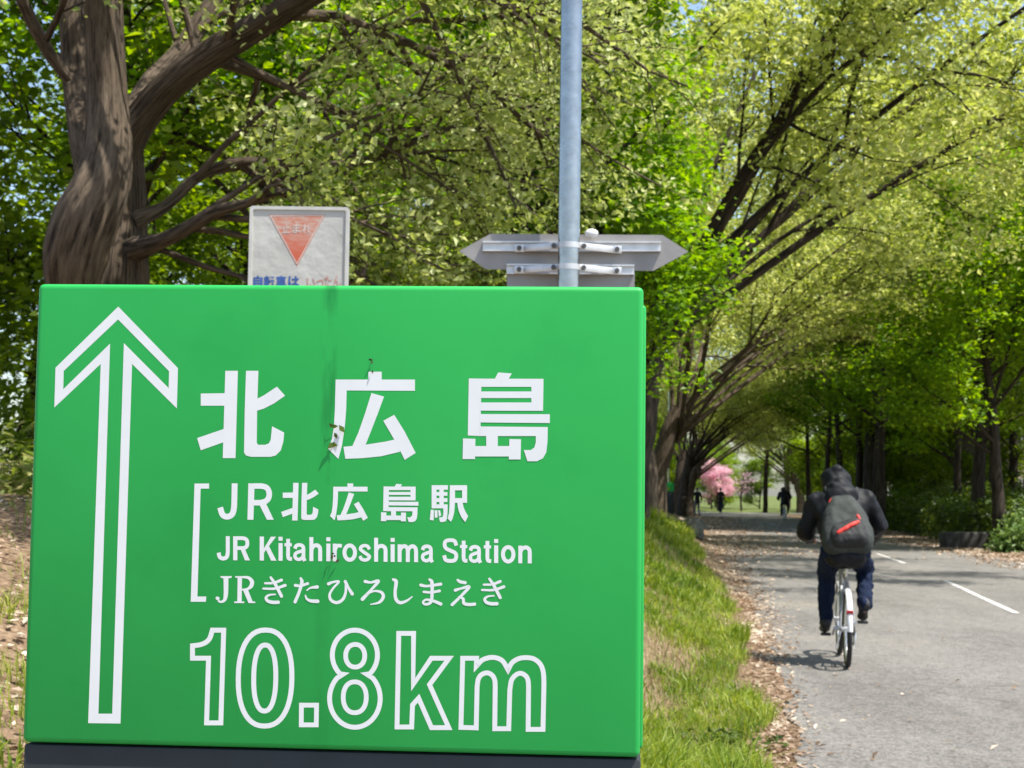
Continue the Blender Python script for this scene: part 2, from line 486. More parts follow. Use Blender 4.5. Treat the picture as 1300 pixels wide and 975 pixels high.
build_ground()
RY = np.concatenate([np.arange(-30, 60, 0.35), np.arange(60, 104, 1.0)])
jag = lambda y, o, a=0.10: (float(vnoise(y, o, 0.5)) - 0.5) * a * 2 + (float(vnoise(y, o + 5, 2.2)) - 0.5) * a * 2
strip('road', RY, lambda y: eL(y) - 0.02 + jag(y, 3.3), lambda y: eR(y) + jag(y, 8.8), 0.020, M['asphalt'])
strip('cross_path', np.array([104.0, 106, 109]), lambda y: -20.0, lambda y: 60.0, 0.045, M['concrete'])
CX = [(10, 4.9), (19.2, 6.26), (26, 7.33), (32.5, 8.3), (37, 8.85), (46, 9.75), (94, 14.3)]
cx = lambda y: interp(y, CX)
for y0, y1 in ((9.0, 12.6), (19.0, 26.0), (32.3, 37.4), (45, 50), (57, 62), (70, 75)):
    strip('centre_line', np.linspace(y0, y1, 16), lambda y: cx(y) - 0.045 + jag(y, 2.2, 0.008), lambda y: cx(y) + 0.045 + jag(y, 6.2, 0.008), 0.024, M['paint'])
strip('edge_line', np.linspace(22, 60, 70), lambda y: eR(y) - 0.42, lambda y: eR(y) - 0.29, 0.024, M['paint'])

# ------------------------------------------------------------------ trees
class Tree:
    def __init__(self, seed):
        self.rng = np.random.default_rng(seed)
        self.tubes = []      # (P, R, n)
        self.anch = []       # (pos, dir, spread)
    def curve(self, p, d, L, r0, r1, n, wander, trop):
        rng = self.rng
        P = [np.array(p, float)]
        d = np.array(d, float); d /= np.linalg.norm(d)
        for i in range(n):
            d = d + rng.normal(0, wander, 3) + np.array(trop) / n
            d /= np.linalg.norm(d)
            P.append(P[-1] + d * L / n)
        R = np.linspace(r0, r1, n + 1)
        return np.array(P), R
    def add(self, P, R, n):
        self.tubes.append((np.asarray(P, float), np.asarray(R, float), n))
    def kids(self, P, R, level, spec):
        """Spawn children of the polyline P at the given level of spec."""
        rng = self.rng
        s = spec[level]
        P = np.asarray(P, float)
        seg = np.linalg.norm(np.diff(P, axis=0), axis=1); cum = np.concatenate([[0], np.cumsum(seg)])
        for k in range(s['n']):
            t = s.get('t0', 0.25) + (1 - s.get('t0', 0.25)) * ((k + rng.random()) / s['n'])
            a = t * cum[-1]
            i = min(np.searchsorted(cum, a, 'right') - 1, len(P) - 2)
            f = (a - cum[i]) / (seg[i] + 1e-9)
            p = P[i] * (1 - f) + P[i + 1] * f
            rad = R[i] * (1 - f) + R[i + 1] * f
            tg = (P[i + 1] - P[i]) / (seg[i] + 1e-9)
            q = rng.normal(0, 1, 3); q -= tg * q.dot(tg); q /= np.linalg.norm(q)
            q = q + np.array(s.get('bias', (0, 0, 0)))
            ang = rng.normal(s['ang'], 0.18)
            d = tg * math.cos(ang) + q * math.sin(ang)
            L = s['len'] * rng.uniform(0.65, 1.25) * (1.15 - 0.55 * t)
            r0 = min(rad * 0.75, s['r'] * rng.uniform(0.7, 1.2))
            nn = s.get('seg', 5)
            P2, R2 = self.curve(p, d, L, r0, r0 * 0.3, nn, s.get('w', 0.12), s.get('trop', (0, 0, 0.15)))
            self.add(P2, R2, s.get('sides', 4))
            if level + 1 < len(spec): self.kids(P2, R2, level + 1, spec)
            else:
                m = s.get('anch', 4)
                for u in np.linspace(0.3, 1.0, m):
                    ii = min(int(u * nn), nn - 1); ff = u * nn - ii
                    self.anch.append(P2[ii] * (1 - ff) + P2[ii + 1] * ff)
    def wood(self):
        Vs, Fs, Bs, o = [], [], [], 0
        for P, R, n in self.tubes:
            if n >= 9:   # thick stems: resample and give the bark real ridges
                fine = n >= 30
                t = np.linspace(0, len(P) - 1, (len(P) - 1) * (26 if fine else 5) + 1)
                P = catmull(P, t); R = np.interp(t, np.arange(len(R)), R)
            V, F = tube_np(P, R, n)
            if n >= 9:
                k = len(P)
                V = V.reshape(k, n, 3)
                ax = np.arange(n) / n * 2 * PI
                al = np.concatenate([[0], np.cumsum(np.linalg.norm(np.diff(P, axis=0), axis=1))])
                flu = 1 + 0.05 * np.sin(ax * 3 + 1.3)[None] + 0.04 * np.sin(ax * 5 + al[:, None] * 0.8)
                if fine:
                    aa = np.broadcast_to(ax[None], (k, n)); ll = np.broadcast_to(al[:, None], (k, n))
                    wob = ll * 3 + 2.0 * vnoise(aa * 3, ll * 4, 1.0)
                    q = np.abs(np.sin(aa * 11 + 1.5 * np.sin(wob))) * 0.6 + 0.6 * vnoise(np.cos(aa) * 9 + 20, np.sin(aa) * 9 + ll * 3.0 + 20, 1.0) + 0.5 * vnoise(np.cos(aa) * 22 + 50, np.sin(aa) * 22 + ll * 9 + 50, 1.0)
                    flu = flu + 0.075 * (q - 0.9) + 0.05 * (vnoise(np.cos(aa) * 2 + 9, np.sin(aa) * 2 + ll * 2 + 9, 1.0) - 0.5)
                else:
                    flu = flu + self.rng.normal(0, 0.018, (k, n))
                V = (P[:, None] + (V - P[:, None]) * flu[..., None]).reshape(-1, 3)
            k = len(P); ax = np.tile(np.arange(n) / n * 2 * PI, k)
            al = np.repeat(np.concatenate([[0], np.cumsum(np.linalg.norm(np.diff(P, axis=0), axis=1))]), n)
            rr = np.repeat(np.full(k, R.max()), n)
            Bs.append(np.stack([np.cos(ax) * rr + P[0, 0], np.sin(ax) * rr + P[0, 1], al], 1))
            Vs.append(V); Fs.append(F + o); o += len(V)
            # closed tip
        self.bark = np.concatenate(Bs)
        return np.concatenate(Vs), np.concatenate(Fs)
    def mesh(self, name, mat):
        V, F = self.wood()
        me = np_mesh(name, V, F, True, [mat])
        at_ = me.attributes.new('bark', 'FLOAT_VECTOR', 'POINT')
        at_.data.foreach_set('vector', self.bark.astype(np.float32).ravel())
        return me
    def leaves(self, per, spread, size, aspect=0.62, up=0.5, flat=0.6, squash=0.8):
        rng = self.rng
        A = np.array(self.anch)
        return leaf_cloud(rng, A, per, spread, size, aspect, up, squash)

def catmull(P, t):
    P = np.asarray(P, float)
    Q = np.concatenate([[2 * P[0] - P[1]], P, [2 * P[-1] - P[-2]]])
    i = np.clip(np.floor(t).astype(int), 0, len(P) - 2); f = (t - i)[:, None]
    a, b, c, d = Q[i], Q[i + 1], Q[i + 2], Q[i + 3]
    return 0.5 * (2 * b + (c - a) * f + (2 * a - 5 * b + 4 * c - d) * f ** 2 + (3 * b - a - 3 * c + d) * f ** 3)

def leaf_cloud(rng, A, per, spread, size, aspect=0.62, up=0.5, squash=0.8):
    n = len(A) * per
    base = np.repeat(A, per, 0)
    off = rng.normal(0, 1, (n, 3)) * spread
    off[:, 2] *= squash
    p = base + off
    nrm = rng.normal(0, 1, (n, 3)); nrm[:, 2] = np.abs(nrm[:, 2]) * (1 + up) + up
    nrm /= np.linalg.norm(nrm, axis=1)[:, None]
    d = rng.normal(0, 1, (n, 3)); d[:, 2] -= 0.35
    d -= nrm * (d * nrm).sum(1)[:, None]; d /= np.linalg.norm(d, axis=1)[:, None] + 1e-9
    s = np.cross(nrm, d)
    L = size * rng.uniform(0.45, 1.5, n)[:, None]
    w = L * aspect * 0.5
    fold = nrm * (L * 0.12)
    v0 = p - d * L * 0.5
    v1 = p + s * w + fold - d * L * 0.05
    v2 = p + d * L * 0.5 - nrm * L * 0.08
    v3 = p - s * w + fold - d * L * 0.05
    V = np.stack([v0, v1, v2, v3], 1).reshape(-1, 3)
    F = np.arange(n * 4).reshape(n, 4)
    return V, F

def make_tree_obj(T, name, loc, label, cat, bark, leafm, lv, group=None, rz=0, extra=None):
    root = empty(name, loc, rz)
    tag(root, label, cat, group)
    link_mesh('trunk', T.mesh('trunk', bark), None, root)
    V, F = lv
    link_mesh('crown', np_mesh('crown', V, F, False, [leafm]), None, root)
    return root

# --- the big near elm, limbs set out by hand
D1 = 9.6
base1 = Vector((at(140, 400, D1).x, D1, float(gz(at(140, 400, D1).x, D1)) - 0.15))
def limb_pts(pp):
    P, R = [], []
    for px, py, r, d in pp:
        P.append(np.array(at(px, py, d) - base1)); R.append(px2m(r, d))
    return np.array(P), np.array(R)
T = Tree(11)
stem = {}
def L(name, pp, n):
    stem[name] = limb_pts(pp); T.add(*stem[name], n)
L('b', [(148, 780, 85, 9.8), (150, 640, 62, 9.8), (148, 480, 47, 9.8), (146, 400, 42, 9.8), (148, 345, 37, 9.8), (154, 290, 30, 9.85), (156, 240, 27, 9.9), (155, 205, 26, 9.9), (162, 178, 22, 9.85), (186, 140, 20, 9.8), (220, 103, 19, 9.7), (262, 72, 19, 9.6), (310, 42, 18, 9.5), (352, 17, 17, 9.4), (410, -18, 16, 9.2), (490, -60, 12, 9.0), (580, -95, 6, 8.8)], 56)
L('a', [(132, 470, 24, 9.65), (106, 405, 28, 9.45), (92, 360, 33, 9.3), (93, 322, 40, 9.2), (106, 278, 40, 9.15), (126, 235, 36, 9.2), (135, 190, 31, 9.3), (135, 130, 26, 9.4), (132, 60, 24, 9.4), (131, -20, 23, 9.4), (133, -150, 20, 9.4), (150, -330, 14, 9.3), (190, -520, 6, 9.2)], 56)
L('c', [(128, 240, 30, 9.6), (108, 160, 23, 9.75), (97, 80, 20, 9.9), (93, 0, 19, 9.95), (86, -150, 15, 10.1), (60, -330, 10, 10.2), (20, -500, 4, 10.3)], 40)
L('d', [(156, 205, 20, 9.9), (172, 150, 20, 10.1), (196, 108, 18, 10.3), (228, 70, 14, 10.5), (262, 15, 11, 10.7), (310, -60, 8, 10.8), (380, -150, 4, 10.9)], 30)
L('left', [(95, 108, 10, 9.8), (64, 70, 9, 9.7), (43, 33, 9, 9.6), (24, -8, 8, 9.5), (0, -60, 6, 9.4), (-40, -130, 4, 9.3)], 8)
L('low', [(165, 318, 17, 9.75), (203, 306, 10, 9.5), (240, 288, 9, 9.35), (275, 268, 8, 9.2), (312, 258, 6, 9.1), (350, 246, 6, 9.0), (400, 240, 3, 8.9)], 30)
L('mid', [(168, 282, 13, 9.8), (210, 262, 7, 9.9), (250, 226, 7, 10.0), (300, 206, 6, 10.0), (355, 208, 5, 10.0), (420, 214, 6, 9.9), (470, 203, 6, 9.9), (520, 182, 5, 9.8), (580, 160, 3, 9.7)], 30)
L('arc1', [(352, 17, 9, 9.4), (430, 22, 8, 9.6), (520, 55, 6, 9.8), (610, 105, 5, 10), (690, 175, 3, 10.2)], 6)
L('arc2', [(410, -18, 9, 9.2), (520, -30, 8, 9.3), (640, -5, 6, 9.4), (735, 50, 4, 9.5)], 6)
L('arc3', [(262, 72, 9, 9.6), (330, 95, 7, 9.9), (410, 130, 5, 10.2), (500, 175, 4, 10.5), (590, 250, 3, 10.7), (640, 320, 2, 10.9)], 6)
L('arc4', [(300, 206, 6, 10.0), (380, 260, 4, 10.3), (460, 300, 3, 10.6), (540, 330, 2, 10.9)], 5)
L('over1', [(410, -18, 12, 9.2), (480, -160, 10, 8.8), (590, -270, 8, 8.2), (700, -350, 5, 7.4), (800, -400, 3, 6.8)], 6)  # this and the next: unseen overhead limbs, added to shade the trunk
L('over2', [(133, -150, 14, 9.4), (240, -290, 10, 9.0), (400, -380, 8, 8.5), (560, -450, 5, 8.0), (700, -480, 3, 7.6)], 6)
L('over3', [(131, -20, 10, 9.4), (200, -140, 9, 9.0), (330, -210, 7, 8.5), (470, -230, 4, 8.2)], 6)
sp_big = [dict(n=7, ang=0.75, len=1.5, r=0.030, sides=5, trop=(0.1, 0, -0.15), t0=0.12), dict(n=7, ang=0.7, len=0.62, r=0.009, sides=3, seg=4, trop=(0, 0, -0.25), anch=5)]
for k, n in (('low', 7), ('mid', 9), ('arc1', 10), ('arc2', 10), ('arc3', 10), ('arc4', 8), ('left', 5), ('d', 5), ('over1', 7), ('over2', 7), ('over3', 7)):
    sp = [dict(sp_big[0], n=n), sp_big[1]]
    if k in ('left',): sp[0]['len'] = 0.9
    T.kids(*stem[k], 0, sp)
T.kids(stem['b'][0][9:], stem['b'][1][9:], 0, [dict(sp_big[0], n=11, len=1.7, bias=(0, 0, -0.1)), sp_big[1]])
T.kids(stem['a'][0][9:], stem['a'][1][9:], 0, [dict(sp_big[0], n=9, len=1.9), sp_big[1]])
T.kids(stem['c'][0][3:], stem['c'][1][3:], 0, [dict(sp_big[0], n=7, len=1.6), sp_big[1]])
make_tree_obj(T, 'elm_tree', base1, 'large near elm with forked trunk and bulging left stem behind the green sign', 'tree',
              M['bark'], M['elm_leaf'], T.leaves(10, 0.095, 0.050, 0.64, 0.3))

# --- vase shaped avenue elm prototype (two of them)
def vase_elm(seed, H=15.0, lean=(0.42, -0.05), r=0.36, nl=15, per=15, spread=0.27, lsize=0.135, split=3.2, fan=1.0):
    T = Tree(seed); rng = T.rng
    P = [np.array([0, 0, -0.3])]
    for i in range(1, 6):
        z = split * i / 5
        P.append(np.array([lean[0] * z * z / split * 0.5 + rng.normal(0, 0.03), lean[1] * z * 0.5 + rng.normal(0, 0.03), z]))
    P = np.array(P)
    R = np.linspace(r * 1.25, r * 0.8, len(P)); R[0] *= 1.15
    T.add(P, R, 12)
    top = P[-1]
    for k in range(nl):
        az = 2 * PI * k / nl + rng.normal(0, 0.25)
        out = np.array([math.cos(az), math.sin(az), 0])
        ang = rng.uniform(0.2, 0.9) * fan
        d = out * math.sin(ang) + np.array([lean[0] * 1.2, lean[1], 0]) + np.array([0, 0, math.cos(ang)])
        Ln = H * rng.uniform(0.55, 0.8)
        zstart = rng.uniform(-1.1, 0.0)
        P2, R2 = T.curve(top + np.array([0, 0, zstart]), d, Ln, r * rng.uniform(0.20, 0.34), 0.012, 12, 0.08, np.array([out[0] * 0.55 + lean[0] * 0.8, out[1] * 0.55, -0.10]))
        hd = np.linalg.norm(P2[:, :2] - top[:2], axis=1)
        P2[:, 2] = np.maximum(P2[:, 2], top[2] + zstart + hd * 0.78 - 0.018 * hd ** 2)
        T.add(P2, R2, 7)
        T.kids(P2, R2, 0, [dict(n=9, ang=0.55, len=3.2, r=0.040, sides=4, trop=(0.1, 0, -0.1), t0=0.24, w=0.1), dict(n=7, ang=0.65, len=1.4, r=0.016, sides=3, seg=3, trop=(0, 0, -0.35), anch=4)])
    T.anch = [p for p in T.anch if p[2] > 3.4 + 0.22 * math.hypot(p[0], p[1])]
    T.tubes = [q for q in T.tubes if q[2] > 4 or q[0][:, 2].min() > 2.6 + 0.2 * math.hypot(q[0][-1, 0], q[0][-1, 1])]
    return T, T.leaves(per, spread, lsize, 0.6, 0.4, squash=0.6)

def round_tree(seed, H=11.0, r=0.17, trunk=3.0, per=26, spread=0.30, lsize=0.14, width=1.0, n0=26, flat=-0.05):
    T = Tree(seed); rng = T.rng
    P, R = T.curve((0, 0, -0.3), (rng.normal(0, 0.05), rng.normal(0, 0.05), 1), H * 0.92, r * 1.15, 0.02, 12, 0.045, (0, 0, 0.2))
    T.add(P, R, 9)
    T.kids(P, R, 0, [dict(n=n0, ang=1.05, len=H * 0.30 * width, r=0.06, sides=4, trop=(0, 0, 0.25), t0=trunk / H, w=0.1), dict(n=7, ang=0.65, len=H * 0.13 * width, r=0.02, sides=3, seg=3, trop=(0, 0, flat), anch=5)])
    return T, T.leaves(per, spread, lsize, 0.75, 0.9, squash=0.5)

def slim_tree(seed, H=15.0, r=0.16, per=15, spread=0.42, lsize=0.15, t0=0.25):
    T = Tree(seed); rng = T.rng
    P, R = T.curve((0, 0, -0.3), (rng.normal(0, 0.06), rng.normal(0, 0.06), 1), H, r * 1.15, 0.02, 12, 0.05, (0, 0, 0.3))
    T.add(P, R, 9)
    T.kids(P, R, 0, [dict(n=22, ang=0.8, len=H * 0.24, r=0.055, sides=4, trop=(0, 0, 0.2), t0=t0, w=0.12), dict(n=6, ang=0.7, len=H * 0.09, r=0.02, sides=3, seg=3, anch=3)])
    return T, T.leaves(per, spread, lsize, 0.7, 0.6, squash=0.6)

def ground_at(x, y, dz=0.0):
    return (x, y, float(gz(x, y)) + dz)

def plant_copy(src, x, y, rz, sc, label, group=None):
    c = copy_tree(src)
    c.location = ground_at(x, y); c.rotation_euler = (0, 0, rz); c.scale = (sc, sc, sc * 1.0)
    c['label'] = label
    if group: c['group'] = group
    elif 'group' in c: del c['group']
    return c

rnd = random.Random(5)
AV = 'avenue elms on the left verge'
T, lv = vase_elm(21, r=0.27)
elmA = make_tree_obj(T, 'elm_tree', ground_at(4.22, 45), 'stout dark elm leaning over the road just left of the small far green pylon', 'tree', M['bark'], M['elm_leaf_far'], lv, AV, rz=0.1)
T, lv = vase_elm(34, H=16, lean=(0.36, 0.02), r=0.30, nl=13, split=4.2)
elmB = make_tree_obj(T, 'elm_tree', ground_at(2.15, 28.5), 'tall elm whose dark limbs rise right of the grey pole, base hidden by the sign', 'tree', M['bark_dark'], M['elm_leaf_far'], lv, AV, rz=-0.2)
plant_copy(elmB, 9.35, 84, 0.5, 0.8, 'curved elm leaning right over the road just right of the small far pylon', AV)
plant_copy(elmA, 3.2, 36, 2.6, 0.95, 'pale sided elm trunk squeezed between sign edge and the stout dark elm', AV)
plant_copy(elmA, 10.35, 90, -0.4, 1.0, 'pale slim elm standing just beyond the small far pylon', AV)
plant_copy(elmB, 10.6, 98, 0.9, 0.9, 'last avenue elm on the left before the pink cherry', AV)

# --- right-hand avenue trees and the wood behind
T, lv = round_tree(41, H=11, per=26)
mapA = make_tree_obj(T, 'maple_tree', ground_at(12.95, 40.6), 'bright yellow-green maple at the right edge hanging over the hedge', 'tree', M['bark_dark'], M['bright_maple_leaf'], lv)
T, lv = round_tree(42, H=13, trunk=4.5, width=0.9, per=14)
mapB = make_tree_obj(T, 'maple_tree', ground_at(13.9, 58), 'dark green maple on the right verge behind the cyclist', 'tree', M['bark_dark'], M['maple_leaf'], lv, 'trees on the right verge')
T, lv = slim_tree(43)
woodA = make_tree_obj(T, 'forest_tree', ground_at(-6.0, 22), 'slender wood tree with olive foliage behind the left verge', 'tree', M['bark_dark'], M['wood_leaf'], lv, 'trees of the wood behind the left verge')
T, lv = slim_tree(44, H=13, r=0.2, per=22, t0=0.18)
woodB = make_tree_obj(T, 'forest_tree', ground_at(-9.0, 28), 'slender wood tree with olive foliage behind the left verge', 'tree', M['bark_dark'], M['wood_leaf'], lv, 'trees of the wood behind the left verge')
RV = 'trees on the right verge'
plant_copy(woodB, 14.1, 46.5, 0.7, 1.0, 'straight single trunk standing in the hedge left of the forked trunks', RV)
plant_copy(mapB, 16.6, 53, 1.9, 0.85, 'dark maple behind the hedge near the forked trunks', RV)
for k, (x, y, s, rz, lab) in enumerate([
        (14.7, 62, 0.95, 0.4, 'first dark maple beyond the cyclist along the right verge'),
        (15.2, 67, 1.0, 2.4, 'second dark maple beyond the cyclist along the right verge'),
        (15.9, 74, 0.95, 4.1, 'third dark maple beyond the cyclist along the right verge'),
        (16.6, 81, 0.95, 1.1, 'fourth dark maple along the right verge above the far rider'),
        (17.6, 91, 0.95, 5.2, 'last dark maple on the right verge behind the far rider')]):
    plant_copy(mapB, x, y, rz, s, lab, RV)
plant_copy(mapA, 18.6, 47.5, 2.2, 1.0, 'bright maple behind the pale roadside shrub, half out of the picture')
plant_copy(mapA, 15.7, 54.0, 5.0, 0.9, 'lighter green maple between the straight trunk and the cyclist', RV)
T, lv = round_tree(45, H=5.5, r=0.07, trunk=0.5, per=22, spread=0.24, lsize=0.13, width=1.35, n0=20)
young = make_tree_obj(T, 'young_tree', ground_at(18.2, 61), 'leafy young tree filling the shade under the right wood', 'tree', M['bark_dark'], M['wood_leaf'], lv, 'young trees under the right wood')

def place_many(lst, srcs, label, group):
    for (x, y) in lst:
        s = rnd.choice(srcs)
        plant_copy(s, x, y, rnd.uniform(0, 6.28), rnd.uniform(0.85, 1.15), label, group)
place_many([(-4.5, 17.5), (-7.6, 16), (-2.5, 24), (-0.5, 31), (-4.5, 30), (-12, 24), (-13, 34), (-7, 38), (-1.5, 40), (0.4, 48), (-5, 50), (-12, 46), (2.5, 58), (-18, 40), (-3, 64), (4, 72), (-10, 62), (-16, 56)],
           [woodA, woodB], 'slender wood tree with olive foliage behind the left verge', 'trees of the wood behind the left verge')
plant_copy(elmB, 15.6, 66, 1.2, 1.5, 'very tall elm whose crown fills the top of the picture above the cyclist')
RE = 'tall elms rising behind the right verge'
for x, y, s, rz, lab in [(18.0, 60, 1.3, 2.0, 'tall pale leaved elm rising behind the maples right of the cyclist'),
                         (21.0, 57, 1.45, 0.6, 'tallest elm rising in the top right corner above the bright maple'), (23.0, 74, 1.4, 3.5, 'tall elm farthest back behind the right verge')]:
    plant_copy(elmA, x, y, rz, s, lab, RE)
place_many([(17.8, 44.5), (19.5, 60), (21, 68), (20, 78), (24, 74), (23, 88), (20.5, 96), (28, 84), (19.2, 70), (21.5, 82)],
           [woodA, woodB, mapB], 'slender dark tree in the wood behind the right verge', 'trees of the wood behind the right verge')
place_many([(17, 67), (18.5, 76), (19.5, 86), (20.5, 70), (23, 63), (26, 78), (24, 96), (21, 104), (28, 92)],
           [young], 'leafy young tree filling the shade under the right wood', 'young trees under the right wood')
place_many([(-8, 17), (-5.2, 23), (-3.2, 27.5), (-9.5, 26), (-1.2, 35), (-6, 34), (0.8, 41), (2.6, 51), (-13, 30), (-3, 44), (4.3, 66), (0, 60)],
           [young], 'leafy young tree at the edge of the left wood', 'young trees at the edge of the left wood')
GM = 'bright green maples behind the near elm'
for x, y, s, rz, lab in [(-6.2, 14.5, 0.72, 0.3, 'bright maple filling the far left edge behind the near elm'),
                         (-2.6, 16.5, 0.8, 2.0, 'bright maple seen behind the limbs of the near elm'),
                         (-0.2, 19.5, 0.8, 4.0, 'bright maple showing left of the grey pole behind the elm leaves'),
                         (1.6, 20.5, 0.62, 1.0, 'small bright maple showing right of the grey pole')]:
    c = plant_copy(mapA, x, y, rz, s, lab, GM)
    for ch in c.children:
        if ch.name.startswith('crown'):
            ch.material_slots[0].link = 'OBJECT'; ch.material_slots[0].material = M['maple_leaf']

# --- far end of the tunnel
T, lv = round_tree(51, H=4.4, r=0.10, trunk=0.9, per=16, spread=0.22, lsize=0.11, n0=20, width=1.45)
make_tree_obj(T, 'cherry_tree', ground_at(16.6, 123), 'pink flowering cherry at the far end of the road', 'tree', M['bark_dark'], M['blossom'], lv)
T, lv = round_tree(52, H=3.6, r=0.09, trunk=1.3, per=2, spread=0.2, lsize=0.08, n0=9)
make_tree_obj(T, 'cherry_tree', ground_at(18.9, 126), 'thin paler cherry right of the full pink one at the road end', 'tree', M['bark_dark'], M['blossom'], lv)
bpy.data.objects['cherry_tree'].scale = (0.86,) * 3
plant_copy(mapB, 18.35, 111, 0.7, 1.0, 'thick dark trunk closing the right side of the far road opening', 'trees beyond the end of the road')
plant_copy(elmA, 20.6, 109, 2.9, 0.95, 'pale elm trunk beside the thick dark trunk at the far road end', 'trees beyond the end of the road')
plant_copy(mapA, 10.9, 106, 0.9, 0.7, 'bright maple hanging over the far road end left of the cherry', 'trees beyond the end of the road')
place_many([(3.5, 98), (-4, 104), (6, 116), (26, 110), (29, 120), (35, 112), (8, 132), (12, 146), (26, 144), (31, 136), (0, 128), (38, 134), (16, 172), (23, 178), (9, 166), (30, 168), (36, 150)],
           [woodA, woodB, mapB], 'leafy tree closing the view beyond the road end', 'trees beyond the end of the road')
place_many([(9, 101), (7, 108), (11.2, 112), (10, 122), (12.5, 130), (15, 140), (21.3, 110), (23, 117), (25, 126), (22, 136), (28, 130), (20, 150), (4, 120), (17.5, 134), (19.5, 141), (26, 117), (13.5, 147)],
           [young], 'low leafy tree beside the far end of the road', 'low trees beyond the end of the road')

# ------------------------------------------------------------------ hedge, shrubs, undergrowth
def bush(name, loc, size, n, lsize, mat, label, cat, seed, group=None, kind=None):
    rng = np.random.default_rng(seed)
    root = empty(name, loc)
    tag(root, label, cat, group)
    u = rng.normal(0, 1, (n, 3)); u /= np.linalg.norm(u, axis=1)[:, None]
    u[:, 2] = np.abs(u[:, 2])
    lump = 1 + 0.25 * np.sin(u[:, 0] * 5 + seed) * np.cos(u[:, 1] * 4 + u[:, 2] * 3)
    A = u * np.array(size) * (rng.uniform(0.35, 1.0, n) ** 0.5 * lump)[:, None]
    V, F = leaf_cloud(rng, A, 4, lsize * 0.9, lsize, 0.55, 0.6, 0.8)
    link_mesh('leaves', np_mesh('leaves', V, F, False, [mat]), None, root)
    T = Tree(seed)
    for k in range(9):
        a = rng.uniform(0, 2 * PI)
        T.add(*T.curve((rng.normal(0, size[0] * 0.2), rng.normal(0, size[1] * 0.2), -0.1), (math.cos(a) * 0.6, math.sin(a) * 0.6, 1), size[2] * 0.9, 0.018, 0.005, 4, 0.1, (0, 0, 0)), 4)
    link_mesh('stem', T.mesh('stem', M['bark_dark']), None, root)
    return root

def hedge():
    rng = np.random.default_rng(77)
    ys = np.linspace(40.6, 66, 300)
    A = []
    for y in ys:
        for k in range(16):
            x0 = float(eR(y)) + 0.9
            x = x0 + rng.uniform(0, 2.2)
            top = 0.95 + 0.35 * float(vnoise(y, 1.0, 1.7)) + 0.22 * (x - x0)
            A.append((x, y + rng.normal(0, 0.1), float(gz(x, y)) + top * rng.uniform(0.0, 1.0) ** 0.7))
    V, F = leaf_cloud(rng, np.array(A), 5, 0.12, 0.13, 0.6, 0.6, 0.7)
    o = link_mesh('hedge', np_mesh('hedge', V, F, False, [M['hedge_leaf']]))
    tag(o, 'long loose dark green hedge along the right side of the road', 'hedge')
hedge()
bush('shrub', ground_at(12.95, 38.6), (0.75, 0.8, 0.75), 700, 0.13, M['shrub_leaf'], 'pale green shrub at the roadside at the right picture edge', 'shrub', 3)
bush('shrub', ground_at(13.7, 40.2), (1.0, 0.9, 1.3), 700, 0.14, M['shrub_leaf'], 'taller green shrub behind the pale roadside shrub at right', 'shrub', 4)
SB = 'low bushes under the right wood'
for k, (x, y, s, lab) in enumerate([(17.5, 47, 1.5, 'broad bush behind the hedge below the pale pink house'), (16.6, 55, 1.4, 'bush in front of the grey house wall'),
                                    (15.6, 62, 1.3, 'bush right of the hooded cyclist in the hedge line'), (16.6, 72, 1.3, 'far bush under the right verge maples')]):
    bush('bush', ground_at(x, y), (s, s, s * 1.25), 900, 0.16, M['hedge_leaf'] if k % 2 else M['wood_leaf'], lab, 'bush', 20 + k, SB)
LB = 'bushes along the foot of the left wood'
for k, (x, y, s) in enumerate([(-6.4, 18.5, 1.3), (-4.6, 20, 1.2), (-2.2, 20.5, 1.2), (0.3, 24, 1.0), (-9, 20.5, 1.5), (1.2, 33, 1.2), (2.4, 43, 1.0)]):
    bush('bush', ground_at(x, y), (s, s, s * 1.3), 800, 0.12, M['wood_leaf'], 'leafy bush at the foot of the left wood', 'bush', 40 + k, LB)

# bamboo grass at the top of the left bank
def sasa():
    rng = np.random.default_rng(9)
    V, F, o = [], [], 0
    for k in range(190):
        x = rng.uniform(-5.2, -2.75); y = rng.uniform(10.0, 12.5)
        z = float(gz(x, y)); h = rng.uniform(0.15, 0.62)
        for q in range(7):
            a = rng.uniform(0, 2 * PI); L_ = rng.uniform(0.12, 0.24); w = L_ * 0.11
            d = np.array([math.cos(a), math.sin(a), rng.uniform(-0.3, 0.7)]); d /= np.linalg.norm(d)
            s = np.cross(d, (0, 0, 1)); s /= np.linalg.norm(s)
            b = np.array([x, y, z + h * rng.uniform(0.4, 1)])
            V += [b, b + d * L_ * 0.45 + s * w, b + d * L_ - np.array([0, 0, 0.05]), b + d * L_ * 0.45 - s * w]
            F.append((o, o + 1, o + 2, o + 3)); o += 4
    ob = link_mesh('bamboo_grass', np_mesh('bamboo_grass', np.array(V), np.array(F), False, [M['sasa']]))
    tag(ob, 'low bamboo grass along the top of the left bank', 'bamboo grass', kind='stuff')
sasa()

